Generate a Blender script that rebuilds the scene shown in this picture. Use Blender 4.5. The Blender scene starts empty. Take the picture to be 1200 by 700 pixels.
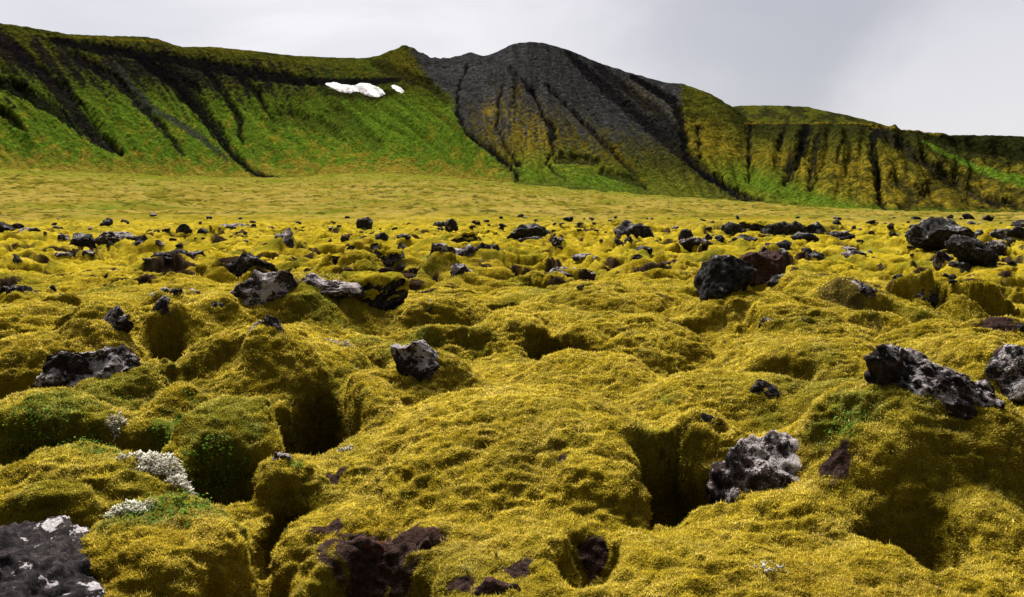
import bpy, bmesh, math, random
import numpy as np
from mathutils import Vector
from mathutils.bvhtree import BVHTree

SC = bpy.context.scene
COL = SC.collection
rng = np.random.default_rng(7)
random.seed(7)
F32 = np.float32

# ------------------------------------------------------------------ noise
_p = np.random.default_rng(11).permutation(256).astype(np.int32)
PERM = np.concatenate([_p, _p, _p])
_a = np.random.default_rng(12).uniform(0, 2 * np.pi, 256)
G2 = np.stack([np.cos(_a), np.sin(_a)], 1).astype(F32)
_g = np.random.default_rng(13).normal(size=(256, 3))
G3 = (_g / np.linalg.norm(_g, axis=1)[:, None]).astype(F32)


def fadec(t):
    return t * t * t * (t * (t * 6 - 15) + 10)


def n2(x, y, seed=0):
    x = np.asarray(x, F32) + F32(seed * 17.31)
    y = np.asarray(y, F32) + F32(seed * 9.77)
    fx, fy = np.floor(x), np.floor(y)
    ix, iy = fx.astype(np.int32) & 255, fy.astype(np.int32) & 255
    x, y = x - fx, y - fy
    u, v = fadec(x), fadec(y)
    out = []
    for dy in (0, 1):
        row = []
        for dx in (0, 1):
            g = G2[PERM[PERM[(ix + dx) & 255] + ((iy + dy) & 255)]]
            row.append(g[..., 0] * (x - dx) + g[..., 1] * (y - dy))
        out.append(row[0] + u * (row[1] - row[0]))
    return (out[0] + v * (out[1] - out[0])) * F32(1.5)


def n3(x, y, z, seed=0):
    x = np.asarray(x, F32) + F32(seed * 17.31)
    y = np.asarray(y, F32) + F32(seed * 9.77)
    z = np.asarray(z, F32) + F32(seed * 4.19)
    fx, fy, fz = np.floor(x), np.floor(y), np.floor(z)
    ix, iy, iz = (f.astype(np.int32) & 255 for f in (fx, fy, fz))
    x, y, z = x - fx, y - fy, z - fz
    u, v, w = fadec(x), fadec(y), fadec(z)
    pl = []
    for dz in (0, 1):
        rw = []
        for dy in (0, 1):
            ln = []
            for dx in (0, 1):
                g = G3[PERM[PERM[PERM[(ix + dx) & 255] + ((iy + dy) & 255)] + ((iz + dz) & 255)]]
                ln.append(g[..., 0] * (x - dx) + g[..., 1] * (y - dy) + g[..., 2] * (z - dz))
            rw.append(ln[0] + u * (ln[1] - ln[0]))
        pl.append(rw[0] + v * (rw[1] - rw[0]))
    return (pl[0] + w * (pl[1] - pl[0])) * F32(1.5)


def sstep(a, b, x):
    t = np.clip((x - a) / (b - a), 0, 1)
    return t * t * (3 - 2 * t)


# ------------------------------------------------------------------ camera
EYE = np.array([0.0, 0.0, 2.0])
FPX = 942.0            # focal length for a picture 1200 wide
PITCH = math.atan((350 - 245) / FPX)
CP, SP = math.cos(PITCH), math.sin(PITCH)
cam_d = bpy.data.cameras.new("camera")
cam = bpy.data.objects.new("camera", cam_d)
COL.objects.link(cam)
cam.location = EYE
cam.rotation_euler = (math.pi / 2 - PITCH, 0, 0)
cam_d.sensor_width = 36
cam_d.lens = FPX / 1200 * 36
cam_d.clip_start = 0.05
cam_d.clip_end = 20000
SC.camera = cam


def ray(px, py):
    a = (np.asarray(px, float) - 600) / FPX
    b = (350 - np.asarray(py, float)) / FPX
    d = np.stack([a, CP + b * SP, -SP + b * CP], -1)
    return d / np.linalg.norm(d, axis=-1, keepdims=True)


def at_r(px, py, r):
    """survey point: direction (px,py) at horizontal distance r from the camera"""
    d = ray(px, py)
    return EYE + d * (np.asarray(r) / np.hypot(d[..., 0], d[..., 1]))[..., None]


def project(P):
    q = P - EYE
    f = q[..., 1] * CP - q[..., 2] * SP
    u = q[..., 1] * SP + q[..., 2] * CP
    return 600 + FPX * q[..., 0] / f, 350 - FPX * u / f


# ------------------------------------------------------------------ range outlines (bearing in px)
CREST = [(-700, 40), (-300, 20), (-100, 20), (0, 27), (40, 33), (80, 40), (120, 42), (170, 43), (185, 46), (212, 55), (250, 55), (300, 60),
         (340, 65), (400, 68), (430, 68), (445, 65), (468, 55), (480, 54), (492, 60), (505, 68), (522, 68), (540, 65), (552, 61),
         (565, 66), (578, 63), (600, 52), (620, 49), (640, 51), (670, 60), (700, 73), (740, 86), (780, 97), (800, 98), (830, 109),
         (852, 121), (874, 138), (890, 145), (930, 144.5), (1004, 144), (1030, 146), (1062, 152), (1097, 156), (1115, 158.5), (1160, 158.5),
         (1200, 160), (1350, 166), (1600, 190), (1900, 215)]
BASE = [(-700, 215), (-100, 203), (0, 200), (60, 201), (120, 205), (200, 208), (300, 210), (345, 210), (380, 206), (420, 204), (460, 206),
        (520, 208), (600, 217), (700, 226), (800, 233), (880, 239), (940, 244), (1000, 247), (1100, 252), (1200, 254.5), (1400, 258), (1900, 260)]
RBASE = [(-700, 420), (0, 500), (200, 560), (330, 620), (420, 600), (520, 560), (620, 520), (720, 540), (860, 610), (1000, 560), (1100, 540), (1200, 600), (1900, 620)]
RCREST = [(-700, 640), (0, 740), (200, 860), (330, 960), (420, 960), (490, 900), (620, 830), (720, 850), (800, 860), (870, 780), (930, 740), (1000, 730), (1100, 760), (1200, 900), (1900, 900)]


def interp(tab, x):
    t = np.array(tab, float)
    return np.interp(x, t[:, 0], t[:, 1])


_lx = np.arange(-700, 1901, 4.0)
_k = np.hanning(61); _k /= _k.sum()


def smooth_tab(tab):
    v = interp(tab, _lx)
    return np.convolve(np.pad(v, 30, mode='edge'), _k, mode='valid')


RB_S, RC_S = smooth_tab(RBASE), smooth_tab(RCREST)
_kb = np.hanning(17); _kb /= _kb.sum()
BASE_S = np.convolve(np.pad(interp(BASE, _lx), 8, mode='edge'), _kb, mode='valid')
rbase = lambda px: np.interp(px, _lx, RB_S)
rcrest = lambda px: np.interp(px, _lx, RC_S)
ybase = lambda px: np.interp(px, _lx, BASE_S)

# ------------------------------------------------------------------ the lava field
# mounds: bearing px, crest py, crest height, half width px, half depth m, turn deg;  hollows: bearing px, depth m, half width px, half depth m, drop, turn
MOUNDS = [
    (610, 480, .20, 195, 1.45, 6), (680, 512, .16, 70, .85, 0), (812, 500, .14, 95, .55, 0), (908, 625, -.20, 98, .55, -8), (1060, 492, .38, 165, 1.05, -10),
    (1165, 612, .04, 72, .5, 0), (935, 602, -.06, 95, .5, 0), (310, 392, .46, 112, 1.35, 0), (440, 448, .18, 40, .95, 14), (266, 484, .15, 68, .58, 0),
    (60, 474, .16, 112, .55, 0), (212, 466, .12, 50, .5, 0), (100, 548, -.06, 118, .40, -4), (337, 548, -.10, 46, .42, 0), (195, 612, .0, 78, .72, 16), (45, 588, -.04, 88, .32, 0),
    (650, 665, -.30, 45, .22, 0), (50, 400, .20, 95, .9, 0), (235, 356, .44, 82, 1.3, 0), (28, 362, .22, 75, 1.0, 0), (350, 332, .68, 98, 1.6, 0),
    (515, 357, .32, 72, .95, 0), (535, 388, .18, 70, .7, 0), (600, 372, .30, 50, .9, -25), (735, 378, .28, 95, 1.2, 20), (1085, 329, .55, 56, .95, 0), (960, 405, .30, 120, 1.2, 8), (1150, 400, .30, 100, 1.1, -8),
    (860, 448, .20, 120, .9, 0), (1140, 335, .5, 60, 1.0, 0), (150, 420, .25, 60, .6, 0), (520, 440, .12, 70, .8, 0), (690, 425, .16, 100, .9, 0), (120, 362, .4, 50, .8, 0), (900, 352, .35, 110, 1.5, 0), (700, 340, .35, 90, 1.4, 0),
    (975, 330, .55, 80, 1.6, 10), (1010, 455, .25, 90, .7, 10), (170, 500, .02, 45, .35, 0),
]
PITS = [
    (797, 6.02, 64, .50, 1.5, -8), (1075, 4.85, 44, .30, .36, 20), (364, 7.9, 56, .85, 1.35, 8), (266, 6.42, 46, .30, .75, 0),
    (65, 6.92, 80, .24, .70, 0), (150, 7.0, 60, .25, .5, 0), (322, 5.75, 27, .28, .65, 0), (425, 4.75, 75, .40, .35, 0), (695, 4.85, 50, .30, .36, 0), (300, 4.7, 60, .5, .25, 0),
    (655, 11.6, 26, .75, 1.0, 32), (612, 13.2, 22, .5, .55, 32), (25, 12.9, 45, .45, .7, 0), (30, 9.6, 75, .45, .5, 0),
    (125, 9.3, 60, .45, .5, 0), (200, 11.8, 20, .45, .5, 15), (388, 11.3, 60, .55, .65, 0), (290, 27.0, 34, 1.3, 1.0, 0), (245, 9.2, 55, .4, .4, 0),
    (1017, 11.5, 26, .42, .8, 0), (1205, 6.9, 44, .7, .9, 0), (1132, 15.6, 22, 1.0, .9, 20), (1190, 15.2, 34, .6, .7, 0), (1060, 15.9, 60, .4, .45, 0), (588, 17.3, 24, .7, .7, 0),
    (432, 15.6, 45, .5, .6, 0), (200, 25.5, 24, .7, .7, 0), (70, 30, 32, .9, .7, 0), (130, 32, 44, .9, .7, 0), (1010, 23, 60, 1.2, .6, 0),
    (640, 21.5, 28, .9, .6, 0), (650, 27, 24, .8, .6, 0), (840, 13.6, 50, .6, .35, 0), (530, 11.7, 50, .4, .35, 0), (905, 9.2, 45, .35, .4, 0), (1195, 19.5, 40, 1.0, .6, 0),
]


def _feat():
    m, p = [], []
    for px, py, zt, aw, b, ang in MOUNDS:
        d = ray(px, py); k = (zt - 2.0) / d[2]
        D = d[1] * k; sl = D * CP + (2 - zt) * SP
        c, s = math.cos(math.radians(ang)), math.sin(math.radians(ang))
        m.append((d[0] * k, D, aw / FPX * sl, b, zt, c, s))
    for px, D, aw, b, h, ang in PITS:
        sl = D * CP + 2.3 * SP
        c, s = math.cos(math.radians(ang)), math.sin(math.radians(ang))
        p.append(((px - 600) / FPX * sl, D, aw / FPX * sl, b, h, c, s))
    return m, p


MOUND_F, PIT_F = _feat()
COLLARS = []           # moss climbing the feet of the rocks: x, y, radius, height


def plain(x, y):
    """broad lie of the land: level lava, then the grass plain climbing to the range"""
    r = np.hypot(x, y)
    px = 600 + FPX * x / np.maximum(np.maximum(y * CP, 0.35 * r), 1e-3)
    px = np.clip(px, -700, 1900)
    rb = rbase(px)
    d = ray(px, ybase(px))
    zb = 2.0 + rb * d[..., 2] / np.hypot(d[..., 0], d[..., 1])
    s = np.clip((r - 95) / (rb - 95), 0, 1)
    z = zb * s ** 1.35
    back = sstep(0.25, -0.2, y / np.maximum(r, 1e-3))
    return z * (1 - back) - sstep(900, 6000, r) * 30


def openings(x, y):
    """small ragged openings between the cushions"""
    wx = x + .5 * n2(x / 1.3, y / 1.3, 16); wy = y + .5 * n2(x / 1.3, y / 1.3, 17)
    return np.maximum(n2(wx / 1.7 + 9, wy / 1.25, 18), .92 * n2(wx / .95 + 5, wy / .75, 19)) * (.72 + .45 * sstep(-.3, .4, n2(x / 7, y / 7, 13)))


def height(x, y):
    x = np.asarray(x, float); y = np.asarray(y, float)
    sh = x.shape
    x = x.ravel(); y = y.ravel()
    r = np.hypot(x, y)
    z = plain(x, y)
    zone = 1 - sstep(75, 150, r)
    # pillowed lava under moss
    wx = x + 0.9 * n2(x / 3.1, y / 3.1, 1); wy = y + 0.9 * n2(x / 3.1, y / 3.1, 2)
    big = n2(wx / 5.2, wy / 4.2, 3)
    b1 = np.abs(n2(wx / 2.3, wy / 1.9, 4))
    b2 = np.abs(n2(wx / 1.0 + 3, wy / 0.85, 5))
    calm = sstep(-.35, .35, n2(x / 9.0, y / 9.0, 6))
    far = sstep(10, 45, r)
    amp = 1.05 + 1.05 * far
    h = (0.24 * big + (0.40 * np.sqrt(b1 + .012) - .23) * (.5 + .7 * calm) + (0.19 * np.sqrt(b2 + .008) - .09) * (.3 + .9 * calm)) * amp
    hol = n2(wx / 2.7 + 40, wy / 2.1, 8)
    h -= (0.55 + .55 * far) * sstep(0.36, 0.66, hol) * amp / 1.4
    h -= (.06 + .40 * sstep(10, 32, r)) * sstep(.36, .58, openings(x, y))
    # hand placed mounds and hollows of the near field
    near = r < 40
    if near.any():
        xs, ys, hs = x[near] + .12 * n2(x[near] / .6, y[near] / .6, 9) + .03 * n2(x[near] / .2, y[near] / .2, 12), y[near] + .12 * n2(x[near] / .6, y[near] / .6, 10), h[near]
        fg = 1 - sstep(9, 20, r[near])
        hs = hs * (1 - .45 * fg) - .14 * fg
        lump = .06 * n2(xs / .7, ys / .55, 14) + .12 * np.sqrt(np.abs(n2(xs / .72 + .4 * n2(xs / .9, ys / .9, 11), ys / .55, 15)) + .006)
        for (X, D, a, b, zt, c, s) in MOUND_F:
            dx, dy = xs - X, ys - D
            u = (dx * c + dy * s) / a; v = (-dx * s + dy * c) / b
            v = np.where(v > 0, v * .8, v)
            q = u * u + v * v
            m = q < 1.6
            if not m.any():
                continue
            hh = (zt + .62) * np.maximum(1 - q[m] / 1.7, 0) ** .85 - .62 + (zt + .62) * .04 + lump[m]
            cur = hs[m]
            k = .26
            t = np.clip(.5 + .5 * (hh - cur) / k, 0, 1)
            hs[m] = cur * (1 - t) + hh * t + k * t * (1 - t)
        pitn = n2(xs / .42, ys / .36, 25) + .5 * n2(xs / .19, ys / .17, 26)
        for (X, D, a, b, H, c, s) in PIT_F:
            dx, dy = xs - X, ys - D
            u = (dx * c + dy * s) / a; v = (-dx * s + dy * c) / b
            q = np.sqrt(u * u + v * v)
            q = q + np.where(q < 2, .22, 0) * pitn
            hs = hs - H * sstep(1.25, .65, q)
        h[near] = hs
    for (cx, cy, rad, hc) in COLLARS:
        dx, dy = x - cx, y - cy
        m = (np.abs(dx) < rad * 2) & (np.abs(dy) < rad * 2)
        if m.any():
            h[m] += hc * sstep(1.75, .85, np.sqrt(dx[m] ** 2 + dy[m] ** 2) / rad)
    # the grassy plain: low tussock swells
    sw = n2(x / 21, y / 13, 20) * (.6 + .7 * sstep(170, 300, r)) + np.abs(n2(x / 11, y / 9, 24)) * 1.1 * sstep(150, 260, r) + n2(x / 8, y / 5, 21) * .45 + np.abs(n2(x / 3.6, y / 2.4, 22)) * .55 + np.abs(n2(x / 1.7, y / 1.5, 23)) * .25
    plainw = sstep(70, 170, r) * (1 - sstep(700, 1200, r))
    return (z + h * zone + sw * plainw).reshape(sh)


def hit(px, py, rmax=400):
    """where the sight line (px,py) first meets the field"""
    d = ray(px, py)
    hz = math.hypot(d[0], d[1])
    rr = np.geomspace(2.6, rmax, 900)
    P = EYE[None] + d[None] * (rr / hz)[:, None]
    g = height(P[:, 0], P[:, 1])
    below = np.nonzero(P[:, 2] < g)[0]
    i = below[0] if len(below) else 899
    return float(P[i, 0]), float(P[i, 1]), float(g[i]), float(rr[i])


# ------------------------------------------------------------------ helpers for objects
def new_mesh(name, V, F, smooth=True):
    V = np.asarray(V, F32); F = np.asarray(F, np.int32)
    me = bpy.data.meshes.new(name)
    k = F.shape[1]
    me.vertices.add(len(V)); me.loops.add(F.size); me.polygons.add(len(F))
    me.vertices.foreach_set("co", V.ravel())
    me.loops.foreach_set("vertex_index", F.ravel())
    me.polygons.foreach_set("loop_start", np.arange(0, F.size, k, dtype=np.int32))
    me.polygons.foreach_set("loop_total", np.full(len(F), k, np.int32))
    if smooth:
        me.polygons.foreach_set("use_smooth", np.ones(len(F), bool))
    me.update(calc_edges=True)
    return me


def link(name, me, mat=None, parent=None):
    o = bpy.data.objects.new(name, me)
    COL.objects.link(o)
    if mat is not None and not me.materials:
        me.materials.append(mat)
    if parent is not None:
        o.parent = parent
    return o


def tag(o, label=None, cat=None, group=None, kind=None):
    if label: o["label"] = label
    if cat: o["category"] = cat
    if group: o["group"] = group
    if kind: o["kind"] = kind
    return o


def fattr(me, name, v):
    a = me.attributes.new(name, 'FLOAT', 'POINT')
    a.data.foreach_set("value", np.asarray(v, F32).ravel())


def vattr(me, name, v):
    a = me.attributes.new(name, 'FLOAT_VECTOR', 'POINT')
    a.data.foreach_set("vector", np.asarray(v, F32).ravel())


def grid_faces(nr, nc):
    i = np.arange(nr * nc).reshape(nr, nc)
    return np.stack([i[:-1, :-1], i[:-1, 1:], i[1:, 1:], i[1:, :-1]], -1).reshape(-1, 4)


def grid_normals(P):
    du = np.gradient(P, axis=1); dv = np.gradient(P, axis=0)
    n = np.cross(du, dv)
    n /= np.linalg.norm(n, axis=-1, keepdims=True) + 1e-12
    return n * np.where(n[..., 2:3] < 0, -1, 1) if False else n


# node helpers
class NT:
    def __init__(s, name):
        s.m = bpy.data.materials.new(name); s.m.use_nodes = True
        s.t = s.m.node_tree; s.t.nodes.clear()
        s.out = s.t.nodes.new('ShaderNodeOutputMaterial')

    def n(s, typ, **kw):
        nd = s.t.nodes.new(typ)
        for k, v in kw.items():
            if k.startswith('i_'):
                key = k[2:]
                key = int(key) if key.isdigit() else key.replace('_', ' ')
                nd.inputs[key].default_value = v
            else:
                setattr(nd, k, v)
        return nd

    def l(s, a, b):
        s.t.links.new(a, b)

    def noise(s, vec, scale, detail=4, rough=.55, dist=0, out='Fac'):
        nd = s.n('ShaderNodeTexNoise', i_Scale=scale, i_Detail=detail, i_Roughness=rough, i_Distortion=dist)
        if vec is not None: s.l(vec, nd.inputs['Vector'])
        return nd.outputs[out]

    def ramp(s, fac, stops, interp='LINEAR'):
        nd = s.n('ShaderNodeValToRGB'); cr = nd.color_ramp; cr.interpolation = interp
        while len(cr.elements) < len(stops): cr.elements.new(.5)
        for e, (p, c) in zip(cr.elements, stops):
            e.position = p
            e.color = (c, c, c, 1) if isinstance(c, (int, float)) else (*c, 1)
        s.l(fac, nd.inputs['Fac'])
        return nd.outputs['Color']

    def mix(s, fac, a, b, mode='MIX'):
        nd = s.n('ShaderNodeMix', data_type='RGBA', blend_type=mode)
        for v, k in ((fac, 0), (a, 6), (b, 7)):
            if isinstance(v, (int, float)): nd.inputs[k].default_value = v
            elif isinstance(v, tuple): nd.inputs[k].default_value = (*v, 1)
            else: s.l(v, nd.inputs[k])
        return nd.outputs[2]

    def math(s, op, a, b=None, clamp=False):
        nd = s.n('ShaderNodeMath', operation=op, use_clamp=clamp)
        for i, v in enumerate((a, b)):
            if v is None: continue
            if isinstance(v, (int, float)): nd.inputs[i].default_value = v
            else: s.l(v, nd.inputs[i])
        return nd.outputs[0]

    def attr(s, name, out='Fac'):
        return s.n('ShaderNodeAttribute', attribute_name=name).outputs[out]

    def bsdf(s, col, rough=.9, spec=.2, normal=None, **kw):
        b = s.n('ShaderNodeBsdfPrincipled')
        if isinstance(col, tuple): b.inputs['Base Color'].default_value = (*col, 1)
        else: s.l(col, b.inputs['Base Color'])
        if isinstance(rough, (int, float)): b.inputs['Roughness'].default_value = rough
        else: s.l(rough, b.inputs['Roughness'])
        b.inputs['Specular IOR Level'].default_value = spec
        if normal is not None: s.l(normal, b.inputs['Normal'])
        s.l(b.outputs[0], s.out.inputs[0])
        return b

    def bump(s, h, strength=.5, dist=.02, normal=None):
        nd = s.n('ShaderNodeBump', i_Strength=strength, i_Distance=dist)
        s.l(h, nd.inputs['Height'])
        if normal is not None: s.l(normal, nd.inputs['Normal'])
        return nd.outputs[0]


# ------------------------------------------------------------------ materials
def moss_colour(t, pos):
    """golden fringe moss: straw, gold, olive and rusty patches"""
    big = t.noise(pos, .22, 3, .5)
    mid = t.noise(pos, 1.3, 4, .6)
    fin = t.noise(pos, 9.0, 4, .6)
    a = t.ramp(t.math('ADD', t.math('MULTIPLY', mid, .6), t.math('MULTIPLY', fin, .4)),
               [(.30, (.155, .122, .008)), (.45, (.330, .258, .012)), (.56, (.460, .362, .026)), (.70, (.56, .455, .095))])
    rust = t.ramp(t.noise(pos, .75, 4, .65, .4), [(.50, 0.), (.68, .85)])
    a = t.mix(t.math('MULTIPLY', rust, .6), a, (.20, .125, .010))
    olive = t.ramp(t.noise(pos, .42, 5, .6, .3), [(.50, 0.), (.66, .85)])
    a = t.mix(olive, a, (.140, .150, .014))
    brown = t.ramp(t.noise(pos, 2.6, 5, .7, .5), [(.50, 0.), (.66, .7)])
    a = t.mix(brown, a, (.16, .125, .012))
    return a


t = NT('moss_ground')
geo = t.n('ShaderNodeNewGeometry')
pos = geo.outputs['Position']
moss = moss_colour(t, pos)
green = t.attr('green')
moss = t.mix(t.math('MULTIPLY', green, .85), moss, (.045, .095, .010))
# grass plain tint
gp = t.ramp(t.noise(t.n('ShaderNodeMapping', i_Scale=(.02, .06, .02)).outputs[0], 1, 3), [(.4, 0.), (.6, 1.)])
mp = t.n('ShaderNodeMapping', i_Scale=(.035, .075, .05)); t.l(pos, mp.inputs[0])
pl = t.noise(pos, .045, 8, .72, .8)
pcol = t.ramp(pl, [(.34, (.095, .085, .008)), (.46, (.175, .135, .018)), (.56, (.25, .19, .042)), (.66, (.15, .11, .013))])
pg = t.ramp(t.noise(pos, .022, 7, .7, .6), [(.52, 0.), (.64, .8)])
pg = t.math('MAXIMUM', pg, t.math('MULTIPLY', t.attr('foot'), t.ramp(t.noise(pos, .06, 6, .7), [(.40, .15), (.56, .85)])))
pcol = t.mix(pg, pcol, t.ramp(t.noise(pos, .3, 3), [(.4, (.075, .105, .008)), (.6, (.14, .16, .010))]))
pl2 = t.noise(pos, .30, 6, .72, .5)
pcol = t.mix(t.ramp(pl2, [(.51, 0.), (.58, .9)]), pcol, (.050, .048, .007))
dead = t.ramp(t.noise(pos, 14, 4, .65), [(.3, (.035, .026, .004)), (.6, (.11, .082, .009))])     # brown dead stems under the living tips
moss = t.mix(1.0, moss, (.90, .86, .86), 'MULTIPLY')
moss = t.mix(t.math('MULTIPLY', t.attr('shaggy'), .66), moss, dead)
col = t.mix(t.attr('plain'), moss, pcol)
fp = t.noise(pos, 55, 3, .6)
soil_shade = t.ramp(t.noise(pos, 26, 5, .7), [(.3, (.012, .008, .007)), (.55, (.040, .024, .020)), (.75, (.085, .055, .050))])  # tone of the bare earth spots, also of the painted shade in hollows
col = t.mix(t.attr('soil_shade'), col, soil_shade)
hgt = t.math('ADD', t.math('MULTIPLY', t.noise(pos, 22, 4, .65), 1.0), t.math('MULTIPLY', fp, .5))
nrm = t.bump(hgt, .9, .030, t.bump(t.noise(pos, 3.2, 5, .7), .8, .16))
b = t.bsdf(col, .95, 0., nrm)
MOSS_MAT = t.m

t = NT('moss_shoot')
c = t.n('ShaderNodeNewGeometry').outputs['Position']
base = moss_colour(t, c)
base = t.mix(t.math('MULTIPLY', t.attr('green'), .85), base, (.05, .11, .010))
hue = t.attr('hue')
base = t.mix(t.ramp(hue, [(.0, .6), (.40, 0.)]), base, (.13, .098, .006))
base = t.mix(t.ramp(hue, [(.45, 0.), (1., .5)]), base, (.55, .46, .16))
gn = t.attr('gn', 'Vector')
fn = t.n('ShaderNodeNewGeometry').outputs['Normal']
va = t.n('ShaderNodeVectorMath', operation='SCALE'); t.l(fn, va.inputs[0]); va.inputs['Scale'].default_value = .09
vb = t.n('ShaderNodeVectorMath', operation='ADD'); t.l(va.outputs[0], vb.inputs[0]); t.l(gn, vb.inputs[1])
vn = t.n('ShaderNodeVectorMath', operation='NORMALIZE'); t.l(vb.outputs[0], vn.inputs[0])
vm = t.n('ShaderNodeVectorMath', operation='SCALE'); t.l(vn.outputs[0], vm.inputs[0]); vm.inputs['Scale'].default_value = -1
base = t.mix(1.0, base, (.76, .72, .80), 'MULTIPLY')
d = t.n('ShaderNodeBsdfDiffuse', i_Roughness=.5); t.l(base, d.inputs[0]); t.l(vn.outputs[0], d.inputs['Normal'])
tr = t.n('ShaderNodeBsdfTranslucent'); t.l(base, tr.inputs[0]); t.l(vm.outputs[0], tr.inputs['Normal'])
mx = t.n('ShaderNodeAddShader'); t.l(d.outputs[0], mx.inputs[0]); t.l(tr.outputs[0], mx.inputs[1]); t.l(mx.outputs[0], t.out.inputs[0])
SHOOT_MAT = t.m


def rock_material(name, dark, pale, lich, red=0.0, scale=1.0, thr=.5):
    t = NT(name)
    tc = t.n('ShaderNodeTexCoord').outputs['Object']
    oi = t.n('ShaderNodeObjectInfo')
    ad = t.n('ShaderNodeVectorMath', operation='ADD')
    t.l(tc, ad.inputs[0])
    mul = t.n('ShaderNodeVectorMath', operation='SCALE'); mul.inputs[0].default_value = (13., 7., 19.)
    t.l(oi.outputs['Random'], mul.inputs['Scale']); t.l(mul.outputs[0], ad.inputs[1])
    v = ad.outputs[0]
    n1 = t.noise(v, 6 * scale, 8, .75)
    base = t.ramp(n1, [(.34, tuple(x * .25 for x in dark)), (.50, dark), (.64, pale)])
    if red:
        rm = t.ramp(t.noise(v, 4 * scale, 4, .6), [(.5, 0.), (.66, red)])
        base = t.mix(rm, base, (.085, .030, .016))
    nz = t.n('ShaderNodeSeparateXYZ'); t.l(t.n('ShaderNodeNewGeometry').outputs['Normal'], nz.inputs[0])
    patch = t.noise(v, 1.7 * scale, 3, .5)
    lm = t.noise(v, 11 * scale, 9, .78, .3)
    lm = t.math('ADD', lm, t.math('MULTIPLY', nz.outputs['Z'], .10))
    lm = t.math('ADD', lm, t.math('MULTIPLY', t.math('SUBTRACT', patch, .5), .75))
    lmask = t.ramp(lm, [(thr, 0.), (thr + .045, 1.)])
    ln_ = t.noise(v, 34 * scale, 5, .75)
    lcol = t.ramp(ln_, [(.34, tuple(x * .4 for x in lich)), (.52, lich), (.66, tuple(min(x * 1.35, .8) for x in lich))])
    lcol = t.mix(t.ramp(t.noise(v, 3.3 * scale, 2), [(.5, 0.), (.6, .5)]), lcol, (.24, .19, .19))
    base = t.mix(t.math('MULTIPLY', lmask, .92), base, lcol)
    vor = t.n('ShaderNodeTexVoronoi', i_Scale=24 * scale); t.l(v, vor.inputs['Vector'])
    h = t.math('ADD', t.noise(v, 16 * scale, 8, .78), t.math('MULTIPLY', vor.outputs['Distance'], .5))
    t.bsdf(base, .95, .06, t.bump(h, 1.0, .05 / scale))
    return t.m


R_DARK = rock_material('dark_lava', (.020, .018, .018), (.072, .068, .070), (.33, .32, .32), 0, 1.2, .66)
R_LICH = rock_material('lichened_lava', (.020, .017, .018), (.072, .062, .064), (.42, .385, .39), .3, 1.8, .575)
R_PALE = rock_material('pale_crusted_lava', (.026, .021, .021), (.10, .085, .085), (.46, .41, .41), .35, 2.6, .55)
R_RED = rock_material('rusty_lava', (.035, .020, .017), (.095, .060, .055), (.13, .10, .10), .9, 3.0, .72)
R_FAR = rock_material('distant_lava', (.022, .020, .020), (.075, .068, .068), (.30, .28, .28), 0, .8, .66)

t = NT('splotched_basalt')
tc = t.n('ShaderNodeTexCoord').outputs['Object']
base = t.ramp(t.noise(tc, 16, 9, .8), [(.36, (.006, .005, .006)), (.5, (.030, .026, .027)), (.62, (.090, .075, .076))])
patch = t.noise(tc, 2.2, 3, .5)
spl = t.ramp(t.math('ADD', t.noise(tc, 8.0, 7, .68, .4), t.math('MULTIPLY', t.math('SUBTRACT', patch, .5), .7)), [(.645, 0.), (.665, 1.)])
sp2 = t.ramp(t.noise(tc, 24, 6, .7), [(.66, 0.), (.68, .85)])
spm = t.math('MAXIMUM', spl, sp2)
base = t.mix(spm, base, t.ramp(t.noise(tc, 70, 5, .7), [(.34, (.22, .19, .20)), (.48, (.56, .52, .54)), (.6, (.70, .67, .69))]))
rs = t.ramp(t.noise(tc, 30, 4, .6), [(.66, 0.), (.69, .8)])
base = t.mix(rs, base, (.14, .075, .055))
t.bsdf(base, .95, .08, t.bump(t.math('ADD', t.noise(tc, 30, 9, .8), t.math('MULTIPLY', spm, .10)), 1.0, .035))
R_SPLOTCH = t.m


def simple(name, cols, scale=12, rough=.7, spec=.2, rnd=True):
    t = NT(name)
    oi = t.n('ShaderNodeNewGeometry').outputs['Random Per Island']
    t.bsdf(t.ramp(oi, cols), rough, spec)
    return t.m


LEAF_MAT = simple('leaf_green', [(0., (.028, .060, .005)), (.5, (.060, .125, .008)), (1., (.12, .20, .014))], spec=.03)
GRASS_MAT = simple('grass_blade', [(0., (.050, .090, .014)), (.6, (.10, .15, .025)), (1., (.30, .25, .10))], spec=.05)
LICHEN_MAT = simple('pale_lichen', [(0., (.30, .28, .22)), (.5, (.45, .42, .34)), (1., (.60, .57, .48))], rough=.95)


# ------------------------------------------------------------------ lava rocks
_ICO = {}
PENDING = []


def ico(sub):
    if sub not in _ICO:
        bm = bmesh.new(); bmesh.ops.create_icosphere(bm, subdivisions=sub, radius=1)
        V = np.array([v.co[:] for v in bm.verts]); F = np.array([[v.index for v in f.verts] for f in bm.faces])
        bm.free(); _ICO[sub] = (V, F)
    return _ICO[sub]


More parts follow.
